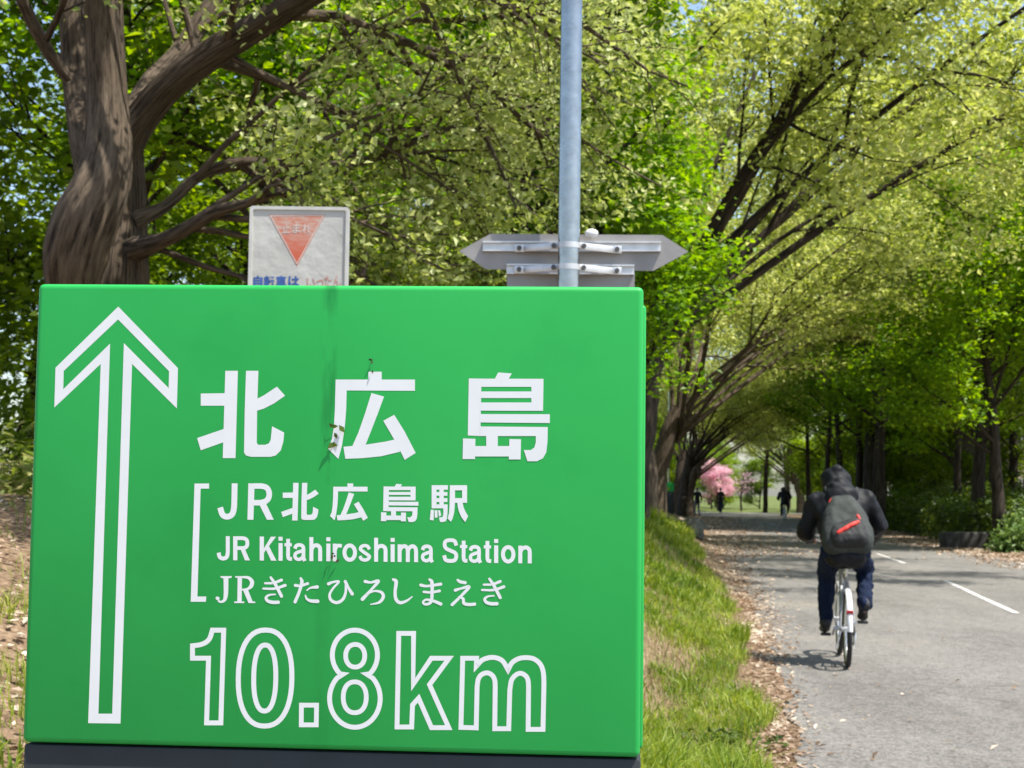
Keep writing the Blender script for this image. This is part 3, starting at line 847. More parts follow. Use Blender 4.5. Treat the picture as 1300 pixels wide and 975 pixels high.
# ------------------------------------------------------------------ grass and leaf litter
def blades(rng, x, y, h, w, lean):
    n = len(x)
    z = gz(x, y) - 0.01
    a = rng.uniform(0, 2 * PI, n)
    la = rng.uniform(0, 2 * PI, n)
    ln = rng.uniform(0.1, lean, n) * h
    side = np.stack([np.cos(a), np.sin(a), np.zeros(n)], 1) * (w / 2)[:, None]
    b = np.stack([x, y, z], 1)
    ld = np.stack([np.cos(la), np.sin(la), np.zeros(n)], 1)
    m = b + ld * (ln * 0.35)[:, None] + np.array([0, 0, 1]) * (h * 0.6)[:, None]
    t = b + ld * ln[:, None] + np.array([0, 0, 1]) * (h * np.sqrt(np.clip(1 - (ln / h) ** 2 * 0.5, 0.2, 1)))[:, None]
    V = np.stack([b - side, b + side, m + side * 0.75, m - side * 0.75, t], 1).reshape(-1, 3)
    k = np.arange(n) * 5
    Q = np.stack([k, k + 1, k + 2, k + 3], 1); Tn = np.stack([k + 3, k + 2, k + 4], 1)
    return V, [Q, Tn]

def patch(x, y):
    return vnoise(x * 1.0, y * 0.55, 0.8) * 0.65 + vnoise(x + 31, y * 0.5 + 7, 0.35) * 0.35

def grass():
    rng = np.random.default_rng(3)
    y = 5.5 + 36 * rng.random(300000) ** 1.8
    s = rng.uniform(0.10, 4.2, len(y))
    x = eL(y) - s
    g = patch(x, y)
    edge = interp(y, [(6, 0.04), (12, 0.14), (23, 0.42), (45, 0.7)]) + 0.30 * vnoise(y, y * 0 + 2, 1.1) + 0.22 * (vnoise(y, y * 0 + 9, 0.3) - 0.5)
    keep = (x > -0.4 - 0.02 * y) & (s > edge) & (g + 0.14 * (s < edge + 0.6) > interp(y, [(9, 0.36), (13, 0.44)]) + rng.normal(0, 0.05, len(y))) & (y < 60)
    keep |= (rng.random(len(y)) < 0.06) & (s > edge) & (x > 0.3)
    x, y, g, s, edge = x[keep], y[keep], g[keep], s[keep], edge[keep]
    bare = np.clip((vnoise(x * 1.6 + 11, y * 0.42 + 3, 1.0) - 0.42) * 5, 0, 0.95) * np.where((y > 11.3) & (y < 25), 1.0, 0.08) * np.clip((s - edge) * 2.5, 0, 1)
    k = rng.random(len(x)) > bare
    x, y, g, s = x[k], y[k], g[k], s[k]
    tuft = vnoise(x, y * 0.7, 0.11)
    h = (0.45 + 1.1 * tuft) * rng.uniform(0.045, 0.155, len(x)) * interp(y, [(8, 1.5), (12, 1.25), (16, 1.0)]) * (0.65 + 2.2 * np.clip(g - 0.42, 0, 0.4)) * (1 + 0.7 * np.clip((y - 12) / 25, 0, 1))
    w = rng.uniform(0.005, 0.012, len(x)) * (1 + np.clip((y - 10) / 14, 0, 2.5))
    V, F = blades(rng, x, y, h, w, 1.0)
    o = link_mesh('grass', np_mesh('grass', V, F, False, [M['grass']]))
    tag(o, 'bright green tufted grass on the verge between sign and road', 'grass', kind='stuff')
    # dry stalks
    y = 5.5 + 30 * rng.random(60000) ** 1.8
    x = eL(y) - rng.uniform(0.3, 4.0, len(y)); k = (x > 0.4)
    x, y = x[k], y[k]
    V, F = blades(rng, x, y, rng.uniform(0.04, 0.12, len(x)), rng.uniform(0.004, 0.009, len(x)), 1.3)
    o = link_mesh('dry_grass', np_mesh('dry_grass', V, F, False, [M['dry_grass']]))
    tag(o, 'dry straw coloured grass among the green verge grass', 'dry grass', kind='stuff')
    # left bank: a few tufts on bare soil
    X, Y = [], []
    for k in range(46):
        yy = rng.uniform(4.2, 9.5); xx = rng.uniform(-0.345, -0.285) * yy + rng.normal(0, 0.06)
        m = rng.integers(14, 40)
        if yy > 7: m //= 3
        X.append(xx + rng.normal(0, 0.045, m)); Y.append(yy + rng.normal(0, 0.06, m))
    x = np.concatenate(X); y = np.concatenate(Y)
    V, F = blades(rng, x, y, rng.uniform(0.05, 0.16, len(x)), rng.uniform(0.004, 0.008, len(x)), 0.9)
    o = link_mesh('grass_tufts', np_mesh('grass_tufts', V, F, False, [M['grass']]))
    tag(o, 'thin grass tufts on the bare soil of the left bank', 'grass', kind='stuff')
grass()

def litter():
    rng = np.random.default_rng(4)
    y = 5.5 + 45 * rng.random(9500) ** 1.6
    wd = interp(y, [(6, 0.13), (12, 0.19), (23, 0.38), (45, 0.55)])
    s = wd * 0.6 + rng.normal(0, 1, len(y)) * wd * 0.6
    far = rng.random(len(y)) < 0.025
    s[far] -= rng.exponential(0.6, far.sum())
    s = np.where(rng.random(len(y)) < 0.12, rng.uniform(0.2, 3.0, len(y)), s)
    x = eL(y) - s
    # right-hand side strip under the hedge and left bank soil
    y2 = rng.uniform(30, 66, 14000); x2 = eR(y2) + rng.normal(0.35, 0.7, 14000)
    y3 = rng.uniform(4.0, 10.5, 1500); x3 = rng.uniform(-0.36, -0.27, 1500) * y3
    # thin scatter over the shaded road
    y4 = rng.uniform(34, 90, 4500); x4 = eL(y4) + (eR(y4) - eL(y4)) * np.clip(np.abs(rng.normal(0, 0.2, 4500)), 0, 1)
    x = np.concatenate([x, x2, x3, x4]); y = np.concatenate([y, y2, y3, y4])
    k = (x > -4.5); x, y = x[k], y[k]
    on_road = (x > eL(y)) & (x < eR(y))
    z = np.where(on_road, 0.026, gz(x, y) + 0.012) + rng.uniform(0, 0.012, len(x))
    A = np.stack([x, y, z], 1)
    n = len(A)
    size = rng.uniform(0.012, 0.036, n) * (1 + np.clip((y - 12) / 25, 0, 1.3))
    nr = np.stack([rng.normal(0, 0.28, n), rng.normal(0, 0.28, n), np.ones(n)], 1); nr /= np.linalg.norm(nr, axis=1)[:, None]
    a = rng.uniform(0, 2 * PI, n); d = np.stack([np.cos(a), np.sin(a), np.zeros(n)], 1)
    d -= nr * (d * nr).sum(1)[:, None]; d /= np.linalg.norm(d, axis=1)[:, None]
    s_ = np.cross(nr, d); Lh = size[:, None]; cl = nr * Lh * rng.uniform(0.0, 0.3, n)[:, None]
    V = np.stack([A - d * Lh, A - d * Lh * .2 + s_ * Lh * .5 + cl, A + d * Lh + cl * .5, A - d * Lh * .2 - s_ * Lh * .5 + cl], 1).reshape(-1, 3)
    F = np.arange(n * 4).reshape(n, 4)
    o = link_mesh('leaf_litter', np_mesh('leaf_litter', V, F, False, [M['litter']]))
    tag(o, 'tan dead leaves strewn along the road edge', 'dead leaves', kind='stuff')
litter()

def weed(x, y):
    rng = np.random.default_rng(8)
    root = empty('weed', ground_at(x, y)); tag(root, 'low dark green weed at the verge edge near the bottom of the grass', 'weed')
    n = 60
    for nm, cnt, sz in (('leaves', 1, 0.05),):
        A = rng.normal(0, 1, (n, 3)) * np.array([0.13, 0.10, 0.03]) + np.array([0, 0, 0.05])
        V, F = leaf_cloud(rng, A, 6, 0.03, sz, 0.4, 0.8, 0.6)
        link_mesh(nm, np_mesh(nm, V, F, False, [M['hedge_leaf']]), None, root)
weed(1.18, 8.6)

def rock(name, c, s, mat, label, cat, seed, rough=0.16):
    rng = np.random.default_rng(seed)
    bm = bmesh.new(); bmesh.ops.create_icosphere(bm, subdivisions=4, radius=1)
    dirs = rng.normal(0, 1, (9, 3)); dirs /= np.linalg.norm(dirs, axis=1)[:, None]
    for v in bm.verts:
        p = np.array(v.co)
        for d in dirs:
            q = p.dot(d)
            if q > 0.72: p = p - d * (q - 0.72) * 0.85
        p *= 1 + rough * (float(vnoise(p[0] * 2 + seed, p[1] * 2 + p[2] * 2.3, 0.5)) - 0.5)
        v.co = p * np.array(s)
    me = bpy.data.meshes.new(name); bm.to_mesh(me); bm.free()
    o = link_mesh(name, me, mat); o.location = c
    for f in me.polygons: f.use_smooth = True
    me.set_sharp_from_angle(angle=math.radians(35))
    tag(o, label, cat)
xr = at(880, 672, 43).x
rock('roadside_stone', ground_at(xr, 43, 0.26), (0.40, 0.32, 0.38), M['stone'], 'grey angular stone lying at the left edge of the road', 'stone', 3)
rock('roadside_log', ground_at(at(858, 668, 44.5).x, 44.6, 0.12), (0.45, 0.22, 0.17), M['wood'], 'low brown stump beside the grey stone on the left verge', 'log', 6)
MB().box((0, 0, 0.24), (1.5, 0.5, 0.62), bevel=0.06, seg=3).build('stone_block', M['block'])
o = bpy.data.objects['stone_block']; o.location = ground_at(12.55, 42.2, -0.1); tag(o, 'low dark stone block in front of the hedge at right', 'stone block')

# ------------------------------------------------------------------ guide pylon (green sign)
SD_L, SD_R = 1.542, 1.502
TL, TR, BR, BL = at(47.5, 360, SD_L), at(817.5, 363.5, SD_R), at(812, 961, SD_R), at(28, 944, SD_L)
u_ax = Vector((TR.x - TL.x, SD_R - SD_L, 0)); SW = u_ax.length; u_ax.normalize()
n_ax = Vector((u_ax.y, -u_ax.x, 0))                 # towards the camera
ztop = (TL.z + TR.z) / 2; zbot = (BL.z + BR.z) / 2
ang_s = math.atan2(u_ax.y, u_ax.x)
SX = TL.x; SY = SD_L
# the pylon's own frame: x along the face from its left end, -y out of the face, z up
pyl = empty('guide_pylon', (SX, SY, 0.0), ang_s)
tag(pyl, 'large green bicycle guide sign with white arrow and distance in the foreground', 'sign')
def S(px, py):
    """photo pixel -> (x, z) on the pylon's front face"""
    r = ray(px, py); o = Vector((0, 0, CAM_Z)); p0 = Vector((SX, SY, 0))
    t = (p0 - o).dot(n_ax) / r.dot(n_ax)
    q = o + r * t
    return (q - p0).dot(u_ax), q.z
x0 = (S(47.5, 360)[0] + S(28, 944)[0]) / 2; x1 = (S(817, 363)[0] + S(812.5, 961)[0]) / 2
cxs, w_s = (x0 + x1) / 2, x1 - x0
MB().box((cxs, 0.0205, (ztop + zbot) / 2), (w_s, 0.041, ztop - zbot), bevel=0.0055, seg=4).build('front_panel', M['green'], pyl)
MB().box((cxs + 0.0018, 0.074, (ztop + zbot) / 2 - 0.006), (w_s + 0.004, 0.05, ztop - zbot - 0.012), bevel=0.004, seg=3).build('rear_panel', M['green'], pyl)
MB().box((cxs, 0.045, (ztop + zbot) / 2 - 0.01), (w_s - 0.012, 0.012, ztop - zbot - 0.03)).build('core', M['slate'], pyl)
MB().box((cxs + 0.0005, 0.055, zbot / 2 - 0.03), (w_s + 0.001, 0.10, zbot + 0.056), bevel=0.003).build('base_panel', M['slate'], pyl)

class Flat:
    """Vinyl lettering: polygons on the face, each stroke a hair proud of the one before."""
    def __init__(self, org=(0, 0), sc=1.0, conv=S, base=0.00012):
        self.V, self.F, self.k, self.org, self.sc, self.conv, self.base = [], [], 0, org, sc, conv, base
    def P(self, x, y):
        return self.conv(self.org[0] + x / self.sc, self.org[1] + y / self.sc)
    def lift(self):
        self.k += 1
        return -(self.base + 0.000012 * self.k)
    def poly(self, pts):
        y = self.lift(); i0 = len(self.V)
        for p in pts:
            q = self.P(*p); self.V.append((q[0], y, q[1]))
        self.F.append(list(range(i0, i0 + len(pts))))
        return self
    def ring(self, a, b):
        y = self.lift(); i0 = len(self.V); n = len(a)
        for p in a + b:
            q = self.P(*p); self.V.append((q[0], y, q[1]))
        for i in range(n):
            j = (i + 1) % n
            self.F.append([i0 + i, i0 + j, i0 + n + j, i0 + n + i])
        return self
    def stroke(self, pts, w=None, closed=False, smooth=False, cap=True):
        p = np.array([q[:2] for q in pts], float)
        ww = np.array([q[2] if len(q) > 2 else w for q in pts], float)
        if smooth and not closed:
            t = np.linspace(0, len(p) - 1, (len(p) - 1) * 7 + 1)
            ww = np.interp(t, np.arange(len(ww)), ww); p = catmull(p, t)
        n = len(p)
        if closed: prv, nxt = np.roll(p, 1, 0), np.roll(p, -1, 0)
        else: prv, nxt = np.vstack([2 * p[0] - p[1], p[:-1]]), np.vstack([p[1:], 2 * p[-1] - p[-2]])
        d1 = p - prv; d1 /= np.linalg.norm(d1, axis=1)[:, None] + 1e-9
        d2 = nxt - p; d2 /= np.linalg.norm(d2, axis=1)[:, None] + 1e-9
        n1 = np.stack([-d1[:, 1], d1[:, 0]], 1); n2 = np.stack([-d2[:, 1], d2[:, 0]], 1)
        m = n1 + n2; m /= np.linalg.norm(m, axis=1)[:, None] + 1e-9
        c = np.clip((m * n1).sum(1), 0.35, 1)
        off = m * (ww / 2 / c)[:, None]
        a, b = p + off, p - off
        if cap and not closed:
            def arc(c0, v, r, sgn):
                return [c0 + r * (v * math.sin(t) + np.array([-v[1], v[0]]) * math.cos(t) * sgn) for t in np.linspace(0.25, PI - 0.25, 6)]
            y = self.lift(); i0 = len(self.V)
            loopA = list(a) ; loopB = list(b[::-1])
            ce = arc(p[-1], d2[-1], ww[-1] / 2, 1.0); cs = arc(p[0], -d1[0], ww[0] / 2, 1.0)
            self.ribbon(a, b)
            self.poly([tuple(a[-1])] + [tuple(q) for q in ce] + [tuple(b[-1])])
            self.poly([tuple(b[0])] + [tuple(q) for q in cs] + [tuple(a[0])])
        else:
            self.ribbon(a, b, closed)
        return self
    def loop(self, runs, w):
        # closed outline made of runs: each run is smoothed, run ends stay sharp
        out = []
        for r in runs:
            r = np.array(r, float)
            if len(r) > 2: r = catmull(r, np.linspace(0, len(r) - 1, (len(r) - 1) * 5 + 1))
            out += [tuple(p) for p in (r if not out else (r[1:] if np.allclose(r[0], out[-1]) else r))]
        if np.allclose(out[0], out[-1]): out = out[:-1]
        return self.stroke(out, w, True)
    def ribbon(self, a, b, closed=False):
        y = self.lift(); i0 = len(self.V); n = len(a)
        for i in range(n):
            q = self.P(*a[i]); r = self.P(*b[i]); yy = y - 3e-7 * i
            self.V += [(q[0], yy, q[1]), (r[0], yy, r[1])]
        for i in range(n if closed else n - 1):
            j = (i + 1) % n
            self.F.append([i0 + 2 * i, i0 + 2 * j, i0 + 2 * j + 1, i0 + 2 * i + 1])
    def build(self, name, mat, parent, label=None):
        me = bpy.data.meshes.new(name); me.from_pydata(self.V, [], self.F); me.update()
        bm = bmesh.new(); bm.from_mesh(me)
        for f in bm.faces:
            f.normal_update()
            if f.normal.y > 0: f.normal_flip()
        bmesh.ops.triangulate(bm, faces=[f for f in bm.faces if len(f.verts) > 4])
        bm.to_mesh(me); bm.free()
        o = link_mesh(name, me, mat, parent)
        if label: o['label'] = label
        return o

Z1 = ((20, 350), 3.364)
f = Flat(*Z1)
bt = lambda x, y: ((x - 20) * 3.364, (y - 350) * 3.364)
f.ring([(438, 132), (693, 395), (688, 567), (497, 377), bt(153, 918.5), bt(112, 918), (363, 377), (165, 563), (170, 393)],
       [(437, 187), (655, 408), (653, 480), (462, 288), bt(142.5, 906), bt(125, 906), (403, 290), (203, 485), (205, 407)])
f.build('arrow', M['vinyl'], pyl)

KITA = [[(243, 90), (312, 90), (299, 570), (229, 570)], [(108, 215), (245, 213), (243, 282), (108, 282)], [(88, 460), (240, 408), (236, 482), (108, 527)],
        [(357, 90), (425, 90), (418, 300), (416, 485), (423, 497), (462, 497), (482, 490), (493, 470), (500, 395), (567, 430), (562, 480), (548, 528), (520, 556), (490, 563), (385, 563), (357, 556), (346, 540), (350, 300)],
        [(410, 248), (455, 225), (527, 177), (572, 227), (510, 270), (455, 298), (412, 311)]]
HIRO = [[(1030, 95), (1103, 95), (1103, 142), (1030, 142)], [(850, 138), (1286, 138), (1286, 200), (908, 198), (850, 190)],
        [(850, 138), (912, 138), (908, 300), (900, 400), (885, 500), (865, 575), (808, 518), (828, 470), (840, 400), (846, 300)],
        [(1047, 212), (1116, 232), (1080, 330), (1045, 420), (1013, 500), (940, 508), (975, 430), (1010, 330)],
        [(893, 508), (1010, 497), (1120, 480), (1185, 466), (1205, 535), (1100, 560), (1000, 570), (903, 574)],
        [(1112, 365), (1172, 332), (1230, 425), (1290, 542), (1230, 580), (1190, 500), (1150, 430)]]
SHIMA = [[(522, 90), (590, 95), (572, 125), (505, 122)], [(375, 120), (438, 121), (433, 408), (370, 405)], [(430, 121), (748, 122), (748, 162), (430, 162)],
         [(688, 155), (748, 155), (746, 282), (688, 282)], [(430, 185), (695, 185), (695, 218), (430, 218)], [(430, 240), (746, 240), (746, 282), (430, 281)],
         [(430, 298), (780, 299), (780, 343), (430, 340)], [(430, 360), (770, 363), (768, 408), (430, 408)],
         [(770, 363), (768, 440), (762, 490), (745, 520), (715, 534), (668, 534), (650, 478), (685, 478), (703, 465), (710, 440), (710, 372)],
         [(346, 420), (408, 422), (406, 523), (344, 523)], [(400, 458), (580, 458), (580, 510), (400, 510)], [(462, 400), (520, 400), (520, 462), (462, 462)], [(578, 423), (636, 424), (634, 525), (575, 525)]]
EKI = [[(270, 165), (362, 165), (362, 605), (270, 605)], [(355, 165), (580, 165), (580, 250), (355, 250)], [(418, 245), (500, 245), (500, 600), (418, 600)],
       [(355, 295), (570, 295), (570, 365), (355, 365)], [(355, 412), (570, 412), (570, 485), (355, 485)], [(355, 530), (575, 530), (575, 605), (355, 605)],
       [(490, 600), (575, 600), (570, 720), (560, 800), (540, 850), (480, 868), (430, 865), (410, 780), (460, 775), (485, 760), (495, 680)],
       [(255, 632), (313, 634), (308, 835), (235, 825)], [(327, 642), (380, 642), (383, 775), (330, 788)], [(394, 642), (430, 642), (452, 738), (408, 765)],
       [(618, 165), (715, 165), (715, 500), (700, 680), (670, 800), (635, 860), (575, 800), (600, 700), (610, 550)],
       [(705, 165), (945, 165), (945, 262), (705, 262)], [(850, 255), (945, 255), (945, 500), (850, 500)], [(705, 410), (858, 410), (858, 500), (705, 500)],
       [(760, 490), (858, 490), (880, 590), (920, 680), (965, 750), (910, 868), (840, 780), (790, 670), (768, 580)]]
Z2, Z3, Z4, Z5 = ((230, 450), 4.333), ((500, 450), 3.939), ((230, 600), 5.417), ((430, 600), 4.815)
ZA, ZB, ZE = ((270, 720), 6.842), ((450, 720), 6.5), ((530, 605), 15.0)
for g, z in ((KITA, Z2), (HIRO, Z2), (SHIMA, Z3)):
    f = Flat(*z)
    for p in g: f.poly(p)
    f.build('character', M['vinyl'], pyl)
def remap(g, b0, b1):
    (ax0, ay0, ax1, ay1), (bx0, by0, bx1, by1) = b0, b1
    return [[(bx0 + (x - ax0) * (bx1 - bx0) / (ax1 - ax0), by0 + (y - ay0) * (by1 - by0) / (ay1 - ay0)) for x, y in p] for p in g]
for g, b0, b1 in ((KITA, (88, 90, 572, 570), (357, 613, 404.7, 660.8)), (HIRO, (808, 95, 1290, 580), (419, 613.7, 467, 661.2)), (SHIMA, (344, 90, 780, 534), (483.6, 614.3, 531.2, 662.8))):
    f = Flat()
    for p in remap(g, b0, b1): f.poly(p)
    f.build('character', M['vinyl'], pyl)
f = Flat(*ZE)
for p in EKI: f.poly(p)
f.build('character', M['vinyl'], pyl)
f = Flat(*Z4); f.poly([(92, 75), (192, 75), (192, 110), (134, 110), (112, 852), (173, 852), (170, 888), (66, 888)]); f.build('bracket_mark', M['vinyl'], pyl)
f = Flat(*Z4); f.stroke([(368, 74), (366, 180), (363, 245), (350, 287), (318, 303), (286, 290), (268, 240)], 40, smooth=True, cap=False)
f.build('letter', M['vinyl'], pyl)
f = Flat(*Z4); f.poly([(462, 74), (505, 74), (497, 324), (456, 324)]); f.stroke([(485, 93), (555, 93), (592, 108), (606, 145), (594, 186), (555, 205), (485, 207)], 38, smooth=True, cap=False); f.poly([(530, 205), (578, 200), (637, 324), (590, 324)])
f.build('letter', M['vinyl'], pyl)
# serif JR and the kana line
f = Flat(*ZA)
f.poly([(68, 78), (166, 78), (164, 92), (138, 98), (95, 98), (70, 92)])
f.stroke([(115, 90, 42), (116, 170, 41), (114, 240, 38), (103, 285, 28), (72, 302, 18), (46, 290, 16)], smooth=True, cap=False)
f.stroke([(40, 270, 30), (46, 272, 30)])
f.build('letter', M['vinyl'], pyl)
f = Flat(*ZA)
f.poly([(217, 82), (255, 82), (252, 306), (214, 306)]); f.poly([(196, 78), (260, 78), (260, 92), (196, 92)]); f.poly([(188, 298), (274, 298), (274, 312), (188, 312)])
f.stroke([(250, 86, 16), (310, 92, 26), (341, 125, 36), (334, 165, 34), (300, 190, 20), (248, 196, 14)], smooth=True, cap=False)
f.poly([(262, 196), (305, 190), (346, 296), (370, 300), (370, 312), (312, 312)])
f.build('letter', M['vinyl'], pyl)
def kana(z, strokes, dx=0, dy=0):
    f = Flat(*z)
    for s in strokes: f.stroke([(x + dx, y + dy, w) for x, y, w in s], smooth=True)
    f.build('kana', M['vinyl'], pyl)
KI = [[(455, 140, 18), (530, 137, 22), (598, 112, 26)], [(440, 186, 18), (540, 186, 22), (630, 158, 26)], [(505, 90, 22), (545, 150, 28), (598, 252, 28)],
      [(545, 236, 12), (492, 242, 18), (464, 265, 24), (478, 292, 28), (520, 305, 30), (570, 305, 30)]]
kana(ZA, KI)
kana(ZA, [[(718, 158, 26), (765, 162, 22), (826, 142, 24)], [(765, 98, 22), (775, 130, 30), (752, 215, 26), (716, 302, 28)], [(818, 202, 10), (850, 180, 16), (908, 172, 30)], [(806, 245, 12), (818, 275, 20), (855, 293, 28), (912, 296, 32)]])
kana(ZA, [[(1006, 145, 28), (1045, 130, 20), (1096, 126, 18), (1045, 185, 18), (1016, 240, 22), (1030, 288, 26), (1080, 308, 28), (1130, 280, 26), (1155, 220, 22), (1158, 150, 22)], [(1152, 125, 28), (1180, 180, 22), (1212, 232, 30)]])
kana(ZB, [[(88, 118, 26), (135, 126, 18), (196, 116, 28), (140, 185, 20), (66, 264, 30)], [(105, 220, 16), (165, 197, 16), (222, 208, 24), (238, 245, 28), (205, 290, 22), (132, 308, 8)]])
kana(ZB, [[(320, 102, 22), (344, 120, 30), (336, 200, 26), (342, 262, 28), (376, 293, 28), (430, 278, 20), (478, 242, 8)]])
kana(ZB, [[(548, 148, 26), (600, 156, 20), (712, 140, 26)], [(572, 204, 20), (630, 208, 20), (702, 196, 24)], [(620, 102, 20), (640, 130, 30), (638, 260, 26), (620, 298, 24), (582, 306, 20), (566, 288, 18), (595, 268, 18), (655, 280, 24), (712, 304, 28)]])
kana(ZB, [[(852, 106, 20), (872, 120, 26), (914, 128, 26)], [(832, 190, 26), (880, 176, 18), (944, 164, 28), (880, 238, 22), (806, 310, 26)], [(862, 246, 14), (896, 260, 24), (904, 298, 26), (945, 308, 26), (992, 305, 26)]])
KI2 = [[(270 + x / 6.842, 720 + y / 6.842, w / 6.842) for x, y, w in s] for s in KI]
kana(((0, 0), 1.0), KI2, 277.6, 1.8)
# outlined distance
Z6, Z7 = ((230, 780), 5.2), ((470, 780), 3.611)
def sup(cx_, cy_, rx, ry, e=2.4, lean=0.0, n=44):
    o = []
    for k in range(n):
        t = 2 * PI * k / n; c, s = math.cos(t), math.sin(t)
        yy = math.copysign(abs(s) ** (2 / e), s) * ry
        o.append((cx_ + math.copysign(abs(c) ** (2 / e), c) * rx - lean * yy, cy_ + yy))
    return o
f = Flat(*Z6); f.loop([[(75, 289), (75, 207)], [(75, 207), (125, 200), (165, 183), (190, 155), (206, 104)], [(206, 104), (281, 104)], [(281, 104), (262, 716)], [(262, 716), (168, 716)], [(168, 716), (181, 289)], [(181, 289), (75, 289)]], 32); f.build('numeral', M['vinyl'], pyl)
f = Flat(*Z6); f.stroke(sup(554, 420, 177, 317, 2.3, 0.012), 33, True); f.stroke(sup(552, 420, 73, 218, 2.3, 0.012), 32, True); f.build('numeral', M['vinyl'], pyl)
f = Flat(*Z6); f.stroke([(794, 599), (894, 599), (892, 729), (793, 729)], 31, True); f.build('decimal_point', M['vinyl'], pyl)
def eight():
    pts = []
    for k in range(0, 25):      # right upper lobe from top to the waist
        t = -PI / 2 + (PI / 2 + 0.86) * k / 24
        pts.append((1148 + 148 * math.cos(t), 268 + 164 * math.sin(t)))
    pts.append((1226, 395))
    for k in range(0, 31):
        t = -0.80 + (PI / 2 + 0.80) * k / 30
        pts.append((1146 + 168 * math.cos(t), 555 + 190 * math.sin(t)))
    left = [(2 * 1147 - x, y) for x, y in pts[::-1]]
    return pts + left[1:-1]
f = Flat(*Z6); f.stroke(eight(), 32, True); f.stroke(sup(1149, 273, 63, 75, 2.1), 31, True); f.stroke(sup(1146, 547, 76, 102, 2.2), 31, True); f.build('numeral', M['vinyl'], pyl)
f = Flat(*Z7); f.stroke([(131, 87), (199, 87), (197, 322), (280, 201), (362, 201), (272, 322), (360, 519), (281, 519), (222, 384), (194, 415), (190, 516), (123, 516)], 22, True); f.build('letter', M['vinyl'], pyl)
f = Flat(*Z7); f.loop([[(416, 518), (424, 201)], [(424, 201), (488, 201)], [(488, 201), (486, 238)], [(486, 238), (510, 212), (534, 201), (560, 197), (587, 202), (610, 217), (632, 254)], [(632, 254), (650, 222), (680, 203), (715, 198), (750, 204), (778, 226), (792, 258), (796, 300), (796, 340)], [(796, 340), (792, 527)], [(792, 527), (724, 527)],
    [(724, 527), (726, 330)], [(726, 330), (723, 300), (712, 281), (690, 270), (667, 278), (648, 302), (640, 345)], [(640, 345), (635, 524)], [(635, 524), (571, 524)], [(571, 524), (573, 330)], [(573, 330), (571, 302), (560, 280), (538, 268), (512, 275), (496, 296), (490, 330)], [(490, 330), (486, 520)], [(486, 520), (416, 518)]], 22); f.build('letter', M['vinyl'], pyl)

def font_mesh(body, bold=0.0):
    cu = bpy.data.curves.new('text', 'FONT'); cu.body = body; cu.offset = bold; cu.resolution_u = 5
    ob = bpy.data.objects.new('text', cu); COL.objects.link(ob)
    dg = bpy.context.evaluated_depsgraph_get(); dg.update()
    me = bpy.data.meshes.new_from_object(ob.evaluated_get(dg))
    co = np.array([v.co[:] for v in me.vertices])
    fc = [list(p.vertices) for p in me.polygons]
    bpy.data.objects.remove(ob); bpy.data.curves.remove(cu); bpy.data.meshes.remove(me)
    return co, fc
def font_line(words, mat, parent, conv, bold, name, lift):
    """words: (text, (x0, ytop, x1, ybottom)) in photo pixels, ytop the ink top and ybottom the ink bottom"""
    for body, (a0, b0, a1, b1) in words:
        co, fc = font_mesh(body, bold)
        if not len(co): continue
        mn, mx_ = co.min(0), co.max(0)
        V = []
        for c in co:
            q = conv(a0 + (c[0] - mn[0]) / (mx_[0] - mn[0]) * (a1 - a0), b1 - (c[1] - mn[1]) / (mx_[1] - mn[1]) * (b1 - b0))
            V.append((q[0], -lift, q[1]))
        me = bpy.data.meshes.new(name); me.from_pydata(V, [], fc); me.update()
        bm = bmesh.new(); bm.from_mesh(me)
        for fa in bm.faces:
            fa.normal_update()
            if fa.normal.y > 0: fa.normal_flip()
        bm.to_mesh(me); bm.free()
        link_mesh(name, me, mat, parent)
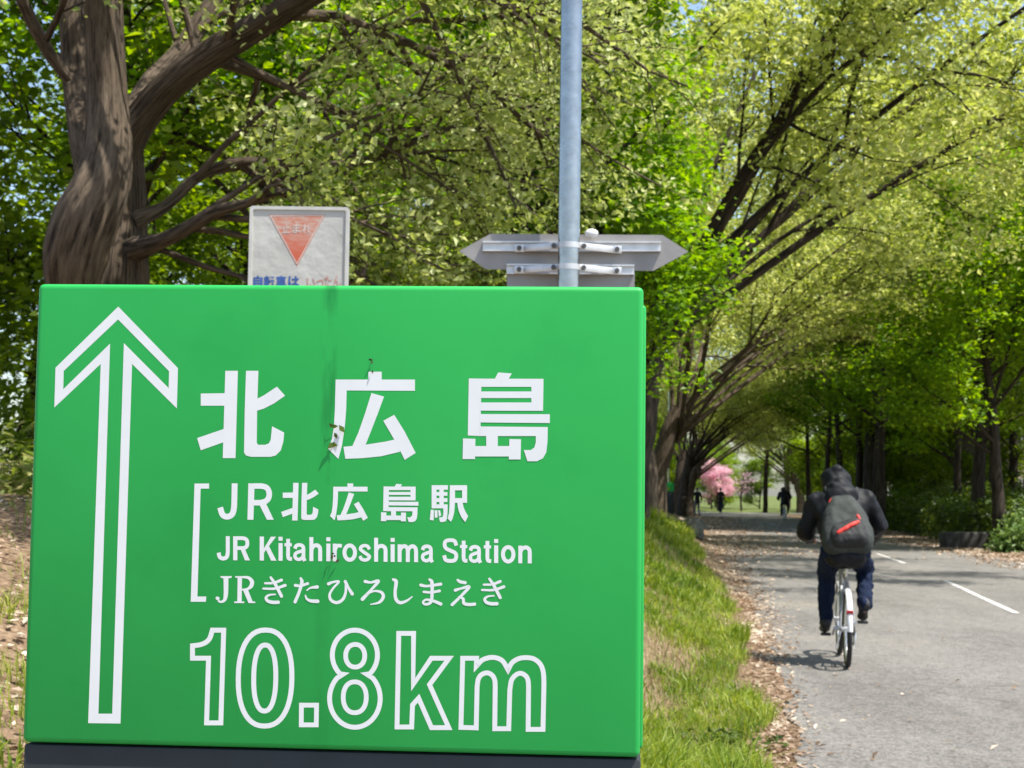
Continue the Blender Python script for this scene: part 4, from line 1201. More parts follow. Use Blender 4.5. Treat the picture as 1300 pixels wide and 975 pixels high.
def latin():
    H, X, w = 30.4, 22.4, 5.0
    base = lambda x: 711.0 + (x - 275) * 0.0106
    def glyph(ch, x0, x1):
        m = (x0 + x1) / 2; f = Flat()
        P_ = lambda pts: [(x, base(x) - v) for x, v in pts]
        st = lambda pts, ww=w, sm=True: f.stroke([(x, y, ww) for x, y in P_(pts)], smooth=sm, cap=False)
        bar = lambda xa, xb, v0, v1: f.poly(P_([(xa, v0), (xb, v0), (xb, v1), (xa, v1)]))
        def arch(a, b):
            st([(a + 2.5, X - 8.5), (a + 4.5, X - 4.2), ((a + b) / 2 + 1, X - 2.2), (b - 3.4, X - 4.5), (b - 2.5, X - 9), (b - 2.5, X - 14), (b - 2.5, 0)])
        if ch == 'J': st([(x1 - 2.6, H), (x1 - 2.6, H * .6), (x1 - 2.7, 9), (x1 - 4.3, 3.8), (m - .3, 2.0), (x0 + 3.8, 4), (x0 + 2.4, 9.4)])
        elif ch == 'R':
            bar(x0, x0 + 5.4, 0, H)
            st([(x0 + 3, H - 2.4), (x1 - 8, H - 2.4), (x1 - 4, H - 4.4), (x1 - 2.9, H - 8.6), (x1 - 4, H - 12.8), (x1 - 8, H - 14.8), (x0 + 3, H - 14.8)], 4.8)
            f.poly(P_([(x1 - 12.5, H - 14), (x1 - 6.5, H - 15), (x1 + .3, 0), (x1 - 6, 0)]))
        elif ch == 'K':
            bar(x0, x0 + 5.4, 0, H)
            f.poly(P_([(x1 - 7, H), (x1 - .6, H), (x0 + 5.2, 9.6), (x0 + 5.2, 15)])); f.poly(P_([(x0 + 7.2, 15.5), (x0 + 11.2, 19.5), (x1, 0), (x1 - 6.8, 0)]))
        elif ch == 'i': bar(m - 2.6, m + 2.6, 0, X); bar(m - 2.6, m + 2.6, H - 5, H)
        elif ch == 't':
            c = x0 + 4.6
            st([(c, H - 2.5), (c, 15), (c, 6.2), (c + 1.2, 2.8), (x1 + .2, 2.4)], 4.8); bar(x0, x1, X - 4, X)
        elif ch == 'a':
            st([(x0 + 2.2, X - 7), (x0 + 4, X - 3.2), (m, X - 2.1), (x1 - 4.6, X - 3.8), (x1 - 3.7, X - 8), (x1 - 3.7, 4.5), (x1 - 2.0, 0)], 4.6)
            st([(x1 - 4, 13.2), (m, 11.9), (x0 + 3.4, 9.6), (x0 + 2.3, 6.2), (x0 + 3.8, 3.0), (m - .6, 2.0), (x1 - 5, 4.4), (x1 - 3.8, 8.0)], 4.3)
        elif ch in 'hn': bar(x0, x0 + 5, 0, H if ch == 'h' else X); arch(x0, x1)
        elif ch == 'm': bar(x0, x0 + 5, 0, X); arch(x0, m + 2.5); arch(m - 2.5, x1)
        elif ch == 'r': bar(x0, x0 + 5, 0, X); st([(x0 + 2.5, X - 9), (x0 + 4.4, X - 4.4), (x0 + 7.5, X - 2.4), (x1, X - 3.0)], 4.6)
        elif ch == 'o': f.stroke(P_([(m + (x1 - x0 - w) / 2 * math.cos(t), X / 2 + (X - w + .9) / 2 * math.sin(t)) for t in np.linspace(0, 2 * PI, 29)[:-1]]), w, True)
        elif ch in 'sS':
            h = H if ch == 'S' else X
            k = 1 if ch == 's' else 1.3
            st([(x1 - 2.3, h - 6.8 * k), (x1 - 4.4, h - 3.2), (m, h - 2.0), (x0 + 4, h - 3.4), (x0 + 2.6, h - 6.4 * k), (x0 + 4.6, h / 2 + 2.6), (m, h / 2), (x1 - 4, h / 2 - 2.8), (x1 - 2.3, 6.3 * k), (x1 - 4.2, 3.2), (m, 2.0), (x0 + 3.8, 3.4), (x0 + 2.0, 7.0 * k)], 4.8 if ch == 'S' else 4.3)
        f.build('letter', M['vinyl'], pyl)
    for ch, a, b_ in [('J', 275.2, 291.8), ('R', 296, 317), ('K', 329.7, 351), ('i', 353.7, 358.7), ('t', 361.2, 370.5), ('a', 372.2, 389), ('h', 392.8, 409), ('i', 414.4, 419.4), ('r', 422.5, 434), ('o', 434.8, 453.2), ('s', 455, 471.3),
                     ('h', 475, 492), ('i', 496, 501), ('m', 504.8, 530.7), ('a', 534.2, 550.8), ('S', 561.9, 581.6), ('t', 584, 593.2), ('a', 595, 611.9), ('t', 614.2, 623.4), ('i', 627.4, 632.4), ('o', 636, 654.3), ('n', 658, 675)]:
        glyph(ch, a, b_)
latin()

# small dried sprigs stuck on the face
def sprig(px, py, n, sz, label, seed, mat):
    rng = np.random.default_rng(seed)
    a, z = S(px, py)
    w = Vector((SX, SY, 0)) + u_ax * a + n_ax * 0.0016 + Vector((0, 0, z))
    root = empty('leaf_scrap', w); tag(root, label, 'leaf')
    A = rng.normal(0, 1, (n, 3)) * np.array([sz * 0.35, 0.0003, sz * 0.6])
    nrm = np.tile(np.array(n_ax), (n, 1)) + rng.normal(0, 0.16, (n, 3)); nrm /= np.linalg.norm(nrm, axis=1)[:, None]
    d = rng.normal(0, 1, (n, 3)); d -= nrm * (d * nrm).sum(1)[:, None]; d /= np.linalg.norm(d, axis=1)[:, None]
    s_ = np.cross(nrm, d); Lq = sz * rng.uniform(0.5, 1.0, (n, 1))
    V = np.stack([A - d * Lq * .5, A + s_ * Lq * .28 + nrm * .001, A + d * Lq * .5 + nrm * 0.002, A - s_ * Lq * .28 + nrm * .001], 1).reshape(-1, 3)
    link_mesh('leaf', np_mesh('leaf', V, np.arange(n * 4).reshape(n, 4), False, [mat]), None, root)
    if n > 3: return
    T = Tree(seed); T.add(*T.curve((0.001, 0, sz * 0.3), (-0.05, 0, 1), sz * 1.2, 0.0004, 0.0002, 5, 0.12, (0, 0, 0)), 4)
    V, F = T.wood(); link_mesh('stem', np_mesh('stem', V, F, True, [M['bark_dark']]), None, root)
sprig(424, 553, 6, 0.010, 'tiny green leaf scrap stuck on the lower left of the middle large character', 4, M['hedge_leaf'])
sprig(424.5, 706, 4, 0.006, 'tiny dark leaf scrap stuck among the roman letters of the sign', 5, M['bark_dark'])
sprig(471, 462, 3, 0.005, 'tiny curled stem stuck above the middle large character', 6, M['bark_dark'])

# the small pylon far down the verge
far = empty('guide_pylon', ground_at(8.0, 78, -0.05), -0.1)
tag(far, 'small far green topped pylon standing between elm trunks', 'sign')
MB().box((0, 0.03, 1.40), (0.55, 0.06, 0.46), bevel=0.006).build('front_panel', M['green'], far)
MB().box((0, 0.03, 0.585), (0.552, 0.10, 1.17), bevel=0.004).build('base_panel', M['slate'], far)
fp = empty('sign_pole', ground_at(at(849, 600, 79.5).x, 79.5, -0.1)); tag(fp, 'thin pale pole rising behind the small far pylon', 'pole')
MB().tube([(0, 0, 0), (0, 0, 3.2), (0, 0, 6.4)], 0.05, 10).build('pole', M['galv'], fp)
MB().ball((0, 0, 6.4), 0.055, (1, 1, 0.6)).build('cap', M['galv'], fp)

# ------------------------------------------------------------------ grey pole with the backs of two direction boards
PD = 4.4
pc = at(722, 330, PD)
pole = empty('direction_signpost', ground_at(pc.x, PD, -0.05)); tag(pole, 'round galvanised pole carrying grey backs of arrow shaped direction boards', 'signpost')
pb = Vector(pole.location)
def PP(px, py, d=PD): return at(px, py, d) - pb
prad = px2m(14.0, PD)
MB().tube([(0, 0, -0.2), (0, 0, 2.0), (0, 0, 4.6)], prad, 28).build('pole', M['galv'], pole)
MB().ball((0, 0, 4.6), prad * 1.03, (1, 1, 0.4), 3).build('cap', M['galv'], pole)
BD = PD + 0.075
def board(name, pix, d, th=0.004):
    mb = MB(); pts = [PP(x, y, d) for x, y in pix]
    pts = [Vector((p.x, d - PD, p.z)) for p in pts]
    mb.poly_prism(pts, (0, th, 0)); return mb.build(name, M['alu'], pole, smooth=False)
board('arrow_board', [(583, 318.6), (622.8, 296.8), (841, 298.3), (874, 319.5), (829.5, 343.8), (617, 341.8)], BD)
board('lower_board', [(643.7, 345.5), (806, 346.5), (805, 396), (643, 395)], BD)
def rail(px0, px1, py, py2):
    a, b = PP(px0, py, BD), PP(px1, py2, BD)
    mb = MB()
    y = BD - PD
    for dz, hh, dep in ((0.0125, 0.0045, 0.013), (-0.0125, 0.0045, 0.013), (0.0, 0.021, 0.003)):
        rot = Matrix.Rotation(-math.atan2(b.z - a.z, b.x - a.x), 3, 'Y')
        mb.box(((a.x + b.x) / 2, y - dep / 2 - 0.0006, (a.z + b.z) / 2 + dz), ((b - a).length, dep, hh), rot)
    mb.build('rail', M['alu_band'], pole)
rail(613, 838.6, 313.2, 313.6); rail(643, 805, 342.0, 343.0)
def strap(py, tall=7):
    c = PP(722, py); r = prad * 1.05
    V = []
    mb = MB()
    h = px2m(tall, PD) / 2
    mb.tube([(0, 0, c.z - h), (0, 0, c.z + h)], r, 28)
    mb.build('pole_band', M['alu_band'], pole)
    for sx in (-1, 1):
        y1, y0 = BD - PD - 0.016, 0.0
        xa, xb = sx * prad * 0.95, sx * px2m(58, PD)
        mb = MB()
        rot = Matrix.Rotation(math.atan2(y1 - y0, (xb - xa)) if sx > 0 else -math.atan2(y1 - y0, abs(xb - xa)), 3, 'Z')
        ln = math.hypot(xb - xa, y1 - y0)
        mb.box(((xa + xb) / 2, (y0 + y1) / 2, c.z), (ln, 0.004, px2m(9, PD)), rot, 0.0012)
        mb.box((xb + sx * 0.012, y1, c.z), (0.028, 0.005, px2m(10, PD)), None, 0.001)
        br = mb.build('bracket', M['alu_band'], pole)
        for bx, by in ((xb + sx * 0.012, y1 - 0.003), (sx * (prad + 0.012), 0.003)):
            MB().tube([(bx, by - 0.009, c.z), (bx, by + 0.003, c.z)], 0.0075, 6).build('bolt', M['bolt'], br)
strap(312); strap(339.5)
mbx = MB(); mbx.ball((0.068, BD - PD - 0.02, PP(752, 292).z), 0.017, (1.2, 0.6, 0.8)).build('cap_fitting', M['white_metal'], pole)

# ------------------------------------------------------------------ white stop notice behind the green sign
ND = 6.1
nc = at(378.5, 360, ND)
nb = empty('notice_board', ground_at(nc.x, ND, -0.05)); tag(nb, 'weathered white notice board with faded red triangle above the green sign', 'notice')
nv = Vector(nb.location)
def NP(px, py):
    q = at(px, py, ND) - nv
    return q.x, q.z
def rounded(x0_, z0_, x1_, z1_, r, n=6):
    o = []
    for (cx_, cz_, a0) in ((x1_ - r, z1_ - r, 0), (x0_ + r, z1_ - r, PI / 2), (x0_ + r, z0_ + r, PI), (x1_ - r, z0_ + r, 1.5 * PI)):
        for k in range(n + 1):
            a = a0 + PI / 2 * k / n; o.append((cx_ + r * math.cos(a), cz_ + r * math.sin(a)))
    return o
nl, nt_ = NP(318, 262); nr_, nbm = NP(439, 470)
def notice_mat():
    m, nt, nd, lk, b = new_mat('weathered_white')
    c = ramp(nt, noise(nt, 5, 6), [(0.3, (0.37, 0.37, 0.335)), (0.6, (0.48, 0.48, 0.44))])
    sp_ = ramp(nt, noise(nt, 26, 4), [(0.66, (0, 0, 0)), (0.75, (0.5, 0.5, 0.5))])
    lk.new(mix(nt, sp_, c, (0.26, 0.25, 0.22)), b.inputs['Base Color']); b.inputs['Roughness'].default_value = 0.6
    bump(nt, b, noise(nt, 9, 3), 0.35, 0.02)
    return m
M['notice'] = notice_mat()
def fade_red():
    m, nt, nd, lk, b = new_mat('faded_red')
    tc = nd.new('ShaderNodeTexCoord'); sp_ = nd.new('ShaderNodeSeparateXYZ'); lk.new(tc.outputs['Object'], sp_.inputs[0])
    z0_, z1_ = NP(377, 322)[1], NP(377, 290)[1]
    r = nd.new('ShaderNodeMapRange'); r.inputs[1].default_value = z0_; r.inputs[2].default_value = z1_; lk.new(sp_.outputs[2], r.inputs[0])
    nz = noise(nt, 30, 5, stretch=(1, 1, 3))
    ad = nd.new('ShaderNodeMath'); ad.operation = 'MULTIPLY'; lk.new(r.outputs[0], ad.inputs[0])
    n2 = ramp(nt, nz, [(0.38, (0.25, 0.25, 0.25)), (0.62, (0.95, 0.95, 0.95))]); lk.new(n2, ad.inputs[1])
    lk.new(mix(nt, ad.outputs[0], (0.50, 0.105, 0.050), (0.48, 0.36, 0.29)), b.inputs['Base Color']); b.inputs['Roughness'].default_value = 0.6
    return m
M['faded_red'] = fade_red()
M['faded_blue'] = simple('faded_blue', (0.03, 0.09, 0.30), 0.6, vary=0.3, scale=30)
M['pale_red'] = simple('pale_red', (0.45, 0.22, 0.18), 0.6, vary=0.25, scale=30)
M['rim_white'] = simple('rim_white', (0.50, 0.50, 0.46), 0.5)
M['pale_pink'] = simple('bleached_print', (0.55, 0.44, 0.39), 0.6)
mb = MB(); mb.poly_prism([(x, 0, z) for x, z in rounded(nl, nbm, nr_, nt_, 0.012)], (0, 0.012, 0)); mb.build('face', M['notice'], nb, smooth=False)
outer = rounded(nl - .0015, nbm - .0015, nr_ + .0015, nt_ + .0015, 0.0135); inner = rounded(nl + 0.012, nbm + 0.012, nr_ - 0.012, nt_ - 0.012, 0.008)
V = [(x, -0.006, z) for x, z in outer] + [(x, -0.006, z) for x, z in inner] + [(x, 0.016, z) for x, z in outer] + [(x, 0.001, z) for x, z in inner]
n = len(outer); F = []
for i in range(n):
    j = (i + 1) % n
    F += [(i, j, n + j, n + i), (i, 2 * n + i, 2 * n + j, j), (n + i, n + j, 3 * n + j, 3 * n + i)]
link_mesh('rim', np_mesh('rim', V, np.array(F), False, [M['rim_white']]), None, nb)
conv_n = NP
f = Flat(conv=NP, base=0.0006); f.poly([(341, 272.5), (413.5, 272), (377, 338)]); f.build('red_triangle', M['faded_red'], nb)
f = Flat(conv=NP, base=0.0012); f.stroke([(343.2, 274), (410.8, 273.5), (377, 335)], 1.3, True); f.build('triangle_border', M['pale_pink'], nb)
font_line([('止', (358.5, 284, 368, 296)), ('ま', (371.5, 284, 381, 296)), ('れ', (384, 284, 394, 296))], M['pale_pink'], nb, NP, 0.02, 'lettering', 0.0016)
bl = [('自', (321.5, 350, 333.5, 365)), ('転', (335, 350, 348.5, 365)), ('車', (350.5, 350, 363.5, 365)), ('は', (366, 350.5, 380, 365))]
font_line(bl, M['faded_blue'], nb, NP, 0.035, 'lettering', 0.0012)
font_line([('い', (389.5, 353, 400, 365)), ('っ', (401.5, 355, 411, 365)), ('た', (411.5, 350, 421, 365)), ('ん', (422.5, 350, 433, 365))], M['pale_red'], nb, NP, 0.01, 'lettering', 0.0012)
for sx in (-0.11, 0.11):
    MB().tube([(sx, 0.034, -0.1), (sx, 0.034, nt_ - 0.06)], 0.017, 12).build('post', M['galv'], nb)

# ------------------------------------------------------------------ people and bicycles
def blob(name, prims, voxel, mat, parent=None, noise_amp=0.0, nscale=0.06, smooth=3, seed=0, sub=None):
    """Tapered limbs and ellipsoids fused into one continuous skin. prims: ('l', p0, r0, p1, r1) or ('e', centre, (rx, ry, rz), rotation matrix)"""
    bm = bmesh.new()
    for p in prims:
        if p[0] == 'l':
            p0, r0, p1, r1 = Vector(p[1]), p[2], Vector(p[3]), p[4]
            d = p1 - p0; k = max(2, int(d.length / (min(r0, r1) * 0.45)) + 1)
            for i in range(k + 1):
                t = i / k
                bmesh.ops.create_icosphere(bm, subdivisions=2, radius=r0 + (r1 - r0) * t, matrix=Matrix.Translation(p0 + d * t))
        else:
            R = p[3].to_4x4() if len(p) > 3 else Matrix.Identity(4)
            bmesh.ops.create_icosphere(bm, subdivisions=3, radius=1.0, matrix=Matrix.Translation(p[1]) @ R @ Matrix.Diagonal((*p[2], 1)))
    me = bpy.data.meshes.new(name); bm.to_mesh(me); bm.free()
    ob = bpy.data.objects.new(name, me); COL.objects.link(ob)
    rm = ob.modifiers.new('r', 'REMESH'); rm.mode = 'VOXEL'; rm.voxel_size = voxel
    sm = ob.modifiers.new('s', 'SMOOTH'); sm.iterations = smooth; sm.factor = 0.5
    dg = bpy.context.evaluated_depsgraph_get(); dg.update()
    out = bpy.data.meshes.new_from_object(ob.evaluated_get(dg))
    bpy.data.objects.remove(ob); bpy.data.meshes.remove(me)
    if noise_amp:
        n = len(out.vertices)
        co = np.empty(n * 3, np.float32); out.vertices.foreach_get('co', co); co = co.reshape(-1, 3)
        no = np.empty(n * 3, np.float32); out.vertex_normals.foreach_get('vector', no); no = no.reshape(-1, 3)
        h = vnoise(co[:, 0] * 1.3 + co[:, 1] * .6 + seed, co[:, 2] + co[:, 1] * 0.8 + seed, nscale) - 0.5
        h = h + 0.5 * (vnoise(co[:, 0] + co[:, 2] * .7 + 3 + seed, co[:, 1] * 1.1 - co[:, 2] * .5, nscale * 0.45) - 0.5)
        co = co + no * (h * noise_amp)[:, None]
        out.vertices.foreach_set('co', co.ravel().astype(np.float32)); out.update()
    out.name = name
    for p in out.polygons: p.use_smooth = True
    return link_mesh(name, out, mat, parent)

def two_bone(a, b, l1, l2, pole_dir):
    a, b = Vector(a), Vector(b); d = b - a; L_ = min(d.length, (l1 + l2) * 0.999)
    x = (l1 * l1 - l2 * l2 + L_ * L_) / (2 * L_); h = math.sqrt(max(0, l1 * l1 - x * x))
    dn = d.normalized(); pl = Vector(pole_dir); pl = (pl - dn * pl.dot(dn)).normalized()
    return a + dn * x + pl * h

def hand_prims(w, fwd, palm_n, side):
    """A fist round a grip: palm, five unequal bent fingers and a thumb. side = direction towards the thumb"""
    w, fwd, pn, sd = Vector(w), Vector(fwd).normalized(), Vector(palm_n).normalized(), Vector(side).normalized()
    pr = [('l', w, 0.026, w + fwd * 0.05, 0.030)]
    for k, (o, l) in enumerate(((0.030, 0.9), (0.010, 1.0), (-0.010, 0.93), (-0.028, 0.75))):
        a = w + fwd * 0.075 + sd * o
        b_ = a + fwd * 0.032 * l + pn * 0.012
        c = b_ + pn * 0.030 * l
        d = c - fwd * 0.026 * l
        pr += [('l', w + fwd * 0.04 + sd * o * 0.8, 0.014, a, 0.0105), ('l', a, 0.0105, b_, 0.0095), ('l', b_, 0.0095, c, 0.009), ('l', c, 0.009, d, 0.008)]
    t0 = w + fwd * 0.03 + sd * 0.025; t1 = t0 + fwd * 0.03 + sd * 0.018 + pn * 0.015; t2 = t1 + fwd * 0.018 + pn * 0.026
    pr += [('l', t0, 0.013, t1, 0.011), ('l', t1, 0.011, t2, 0.009)]
    return pr

def head_prims(c, fwd, up):
    c, f_, u = Vector(c), Vector(fwd).normalized(), Vector(up).normalized(); s = f_.cross(u)
    R = Matrix((s, f_, u)).transposed()
    q = lambda x, y, z: c + s * x + f_ * y + u * z
    return [('e', c, (0.074, 0.094, 0.112), R), ('e', q(0, 0.03, -0.06), (0.055, 0.062, 0.058), R),
            ('l', q(0, 0.092, 0.012), 0.010, q(0, 0.108, -0.018), 0.015), ('l', q(-0.022, 0.09, -0.055), 0.008, q(0.022, 0.09, -0.055), 0.008),
            ('e', q(-0.032, 0.080, 0.016), (0.015, 0.013, 0.011), R), ('e', q(0.032, 0.080, 0.016), (0.015, 0.013, 0.011), R),
            ('e', q(-0.076, 0, -0.005), (0.011, 0.02, 0.032), R), ('e', q(0.076, 0, -0.005), (0.011, 0.02, 0.032), R)]

def make_bicycle(label, loc, rz, vox=True):
    b = empty('bicycle', loc, rz); tag(b, label, 'bicycle')
    WR, WB = 0.315, 1.06
    bb = Vector((0, 0.45, 0.285)); st = Vector((0, 0.185, 0.74)); sad = Vector((0, 0.14, 0.86)); hd0 = Vector((0, 0.835, 0.62)); hd1 = Vector((0, 0.79, 0.86)); fx = Vector((0, WB, WR))
    for wy, fr in ((0.0, False), (WB, True)):
        w = MB().torus((0, wy, WR), WR - 0.021, 0.021, n=56, m=10).build('wheel', M['rubber'], b)
        MB().torus((0, wy, WR), WR - 0.047, 0.012, n=56, m=8, flat=1.0).build('rim', M['chrome'], w)
        mb = MB()
        for k in range(28):
            a = 2 * PI * k / 28; sx = 0.026 if k % 2 else -0.026; a2 = a + (0.5 if k % 4 < 2 else -0.5)
            mb.tube([(sx, wy + 0.02 * math.cos(a2), WR + 0.02 * math.sin(a2)), (0, wy + (WR - 0.055) * math.cos(a), WR + (WR - 0.055) * math.sin(a))], 0.0016, 4, False)
        mb.build('spokes', M['chrome'], w)
        MB().tube([(-0.05, wy, WR), (0.05, wy, WR)], 0.022, 12).build('hub', M['chrome'], w)
        a0, a1 = (0.35, PI - 0.02) if not fr else (0.2, PI - 0.3)
        mb = MB()
        cnt = 26; rings = []
        for i in range(cnt):
            a = a0 + (a1 - a0) * i / (cnt - 1); ring = []
            for j in range(7):
                t = -1 + 2 * j / 6; rr = WR + 0.022 - 0.014 * t * t
                ring.append(mb.bm.verts.new((t * 0.023, wy + rr * math.cos(a), WR + rr * math.sin(a))))
            rings.append(ring)
        for i in range(cnt - 1):
            for j in range(6): mb.bm.faces.new([rings[i][j], rings[i][j + 1], rings[i + 1][j + 1], rings[i + 1][j]])
        mb.build('mudguard', M['white_metal'], b)
    mb = MB()
    mb.tube([bb, st], 0.017, 10); mb.tube([bb, hd0], 0.02, 10); mb.tube([st - Vector((0, 0, 0.05)), hd1 - Vector((0, 0, .03))], 0.016, 10); mb.tube([hd0 - Vector((0, -.012, .06)), hd1 + Vector((0, 0, .02))], 0.021, 10)
    for sx in (-1, 1):
        mb.tube([bb + Vector((sx * 0.03, 0, 0)), (sx * 0.058, 0, WR)], 0.010, 8)
        mb.tube([st + Vector((sx * 0.016, 0, -0.05)), (sx * 0.05, 0.05, WR + 0.14), (sx * 0.058, 0, WR)], 0.0085, 8)
    mb.build('frame', M['silver'], b)
    mb = MB()
    for sx in (-1, 1): mb.tube([hd0 + Vector((sx * 0.03, 0.01, -0.07)), (sx * 0.05, 0.93, 0.50), (sx * 0.055, WB, WR)], [0.014, 0.013, 0.009], 8)
    mb.tube([hd0 + Vector((-0.035, 0.01, -0.07)), hd0 + Vector((0.035, 0.01, -0.07))], 0.016, 8)
    mb.build('fork', M['chrome'], b)
    MB().tube([st, sad - Vector((0, 0, 0.02))], 0.013, 10).build('seat_post', M['chrome'], b)
    blob('saddle', [('e', sad + Vector((0, -0.05, 0)), (0.085, 0.09, 0.035)), ('e', sad + Vector((0, 0.07, 0)), (0.035, 0.13, 0.025))], 0.01, M['black_plastic'], b)
    hb = MB().tube([(-0.29, 0.80, 1.00), (-0.24, 0.84, 1.01), (-0.10, 0.86, 0.985), (0, 0.80, 0.96), (0.10, 0.86, 0.985), (0.24, 0.84, 1.01), (0.29, 0.80, 1.00)], 0.0125, 10).build('handlebar', M['black_plastic'], b)
    for sx in (-1, 1): MB().tube([(sx * 0.20, 0.855, 1.0105), (sx * 0.30, 0.79, 0.999)], 0.017, 10).build('grip', M['black_plastic'], hb)
    MB().tube([hd1, (0, 0.80, 0.97)], 0.013, 10).build('stem', M['chrome'], b)
    # drive
    crank_a = -0.42   # left pedal forward and a little down
    lp = bb + Vector((0, 0.165 * math.cos(crank_a), 0.165 * math.sin(crank_a))); rp = bb * 2 - lp
    cr = MB().torus((0.05, bb.y, bb.z), 0.085, 0.007, n=36, m=6).tube([bb + Vector((-0.07, 0, 0)), bb + Vector((0.07, 0, 0))], 0.02, 12).build('chainring', M['chrome'], b)
    for sx, pp in ((-1, lp), (1, rp)):
        MB().tube([bb + Vector((sx * 0.075, 0, 0)), pp + Vector((sx * 0.085, 0, 0))], [0.013, 0.011], 8).build('crank', M['chrome'], cr)
        MB().box(pp + Vector((sx * 0.145, 0, 0)), (0.085, 0.08, 0.022), None, 0.004).build('pedal', M['black_plastic'], cr)
    MB().torus((0.05, 0, WR), 0.045, 0.012, n=24, m=6).build('sprocket', M['bolt'], b)
    MB().tube([(0.05, 0.0, WR + 0.045), (0.05, bb.y, bb.z + 0.085)], 0.005, 5).tube([(0.05, 0.0, WR - 0.045), (0.05, 0.05, WR - 0.13), (0.05, bb.y, bb.z - 0.085)], 0.005, 5).build('chain', M['bolt'], b)
    MB().box((0.062, 0.03, 0.22), (0.02, 0.03, 0.13), None, 0.006).build('derailleur', M['chrome'], b)
    MB().tube([(-0.055, 0.05, 0.29), (-0.085, -0.06, 0.20), (-0.10, -0.2, 0.17)], 0.008, 8).build('kickstand', M['chrome'], b)
    MB().box((0, -0.30, 0.475), (0.055, 0.014, 0.04), Matrix.Rotation(0.5, 3, 'X'), 0.006).build('reflector', M['reflector'], b)
    return b, lp, rp

RX, RYY = 2.80, 12.80
HEAD = -0.15
bike, lp, rp = make_bicycle('small white bicycle ridden away by the hooded cyclist', (RX, RYY, 0.021), HEAD)

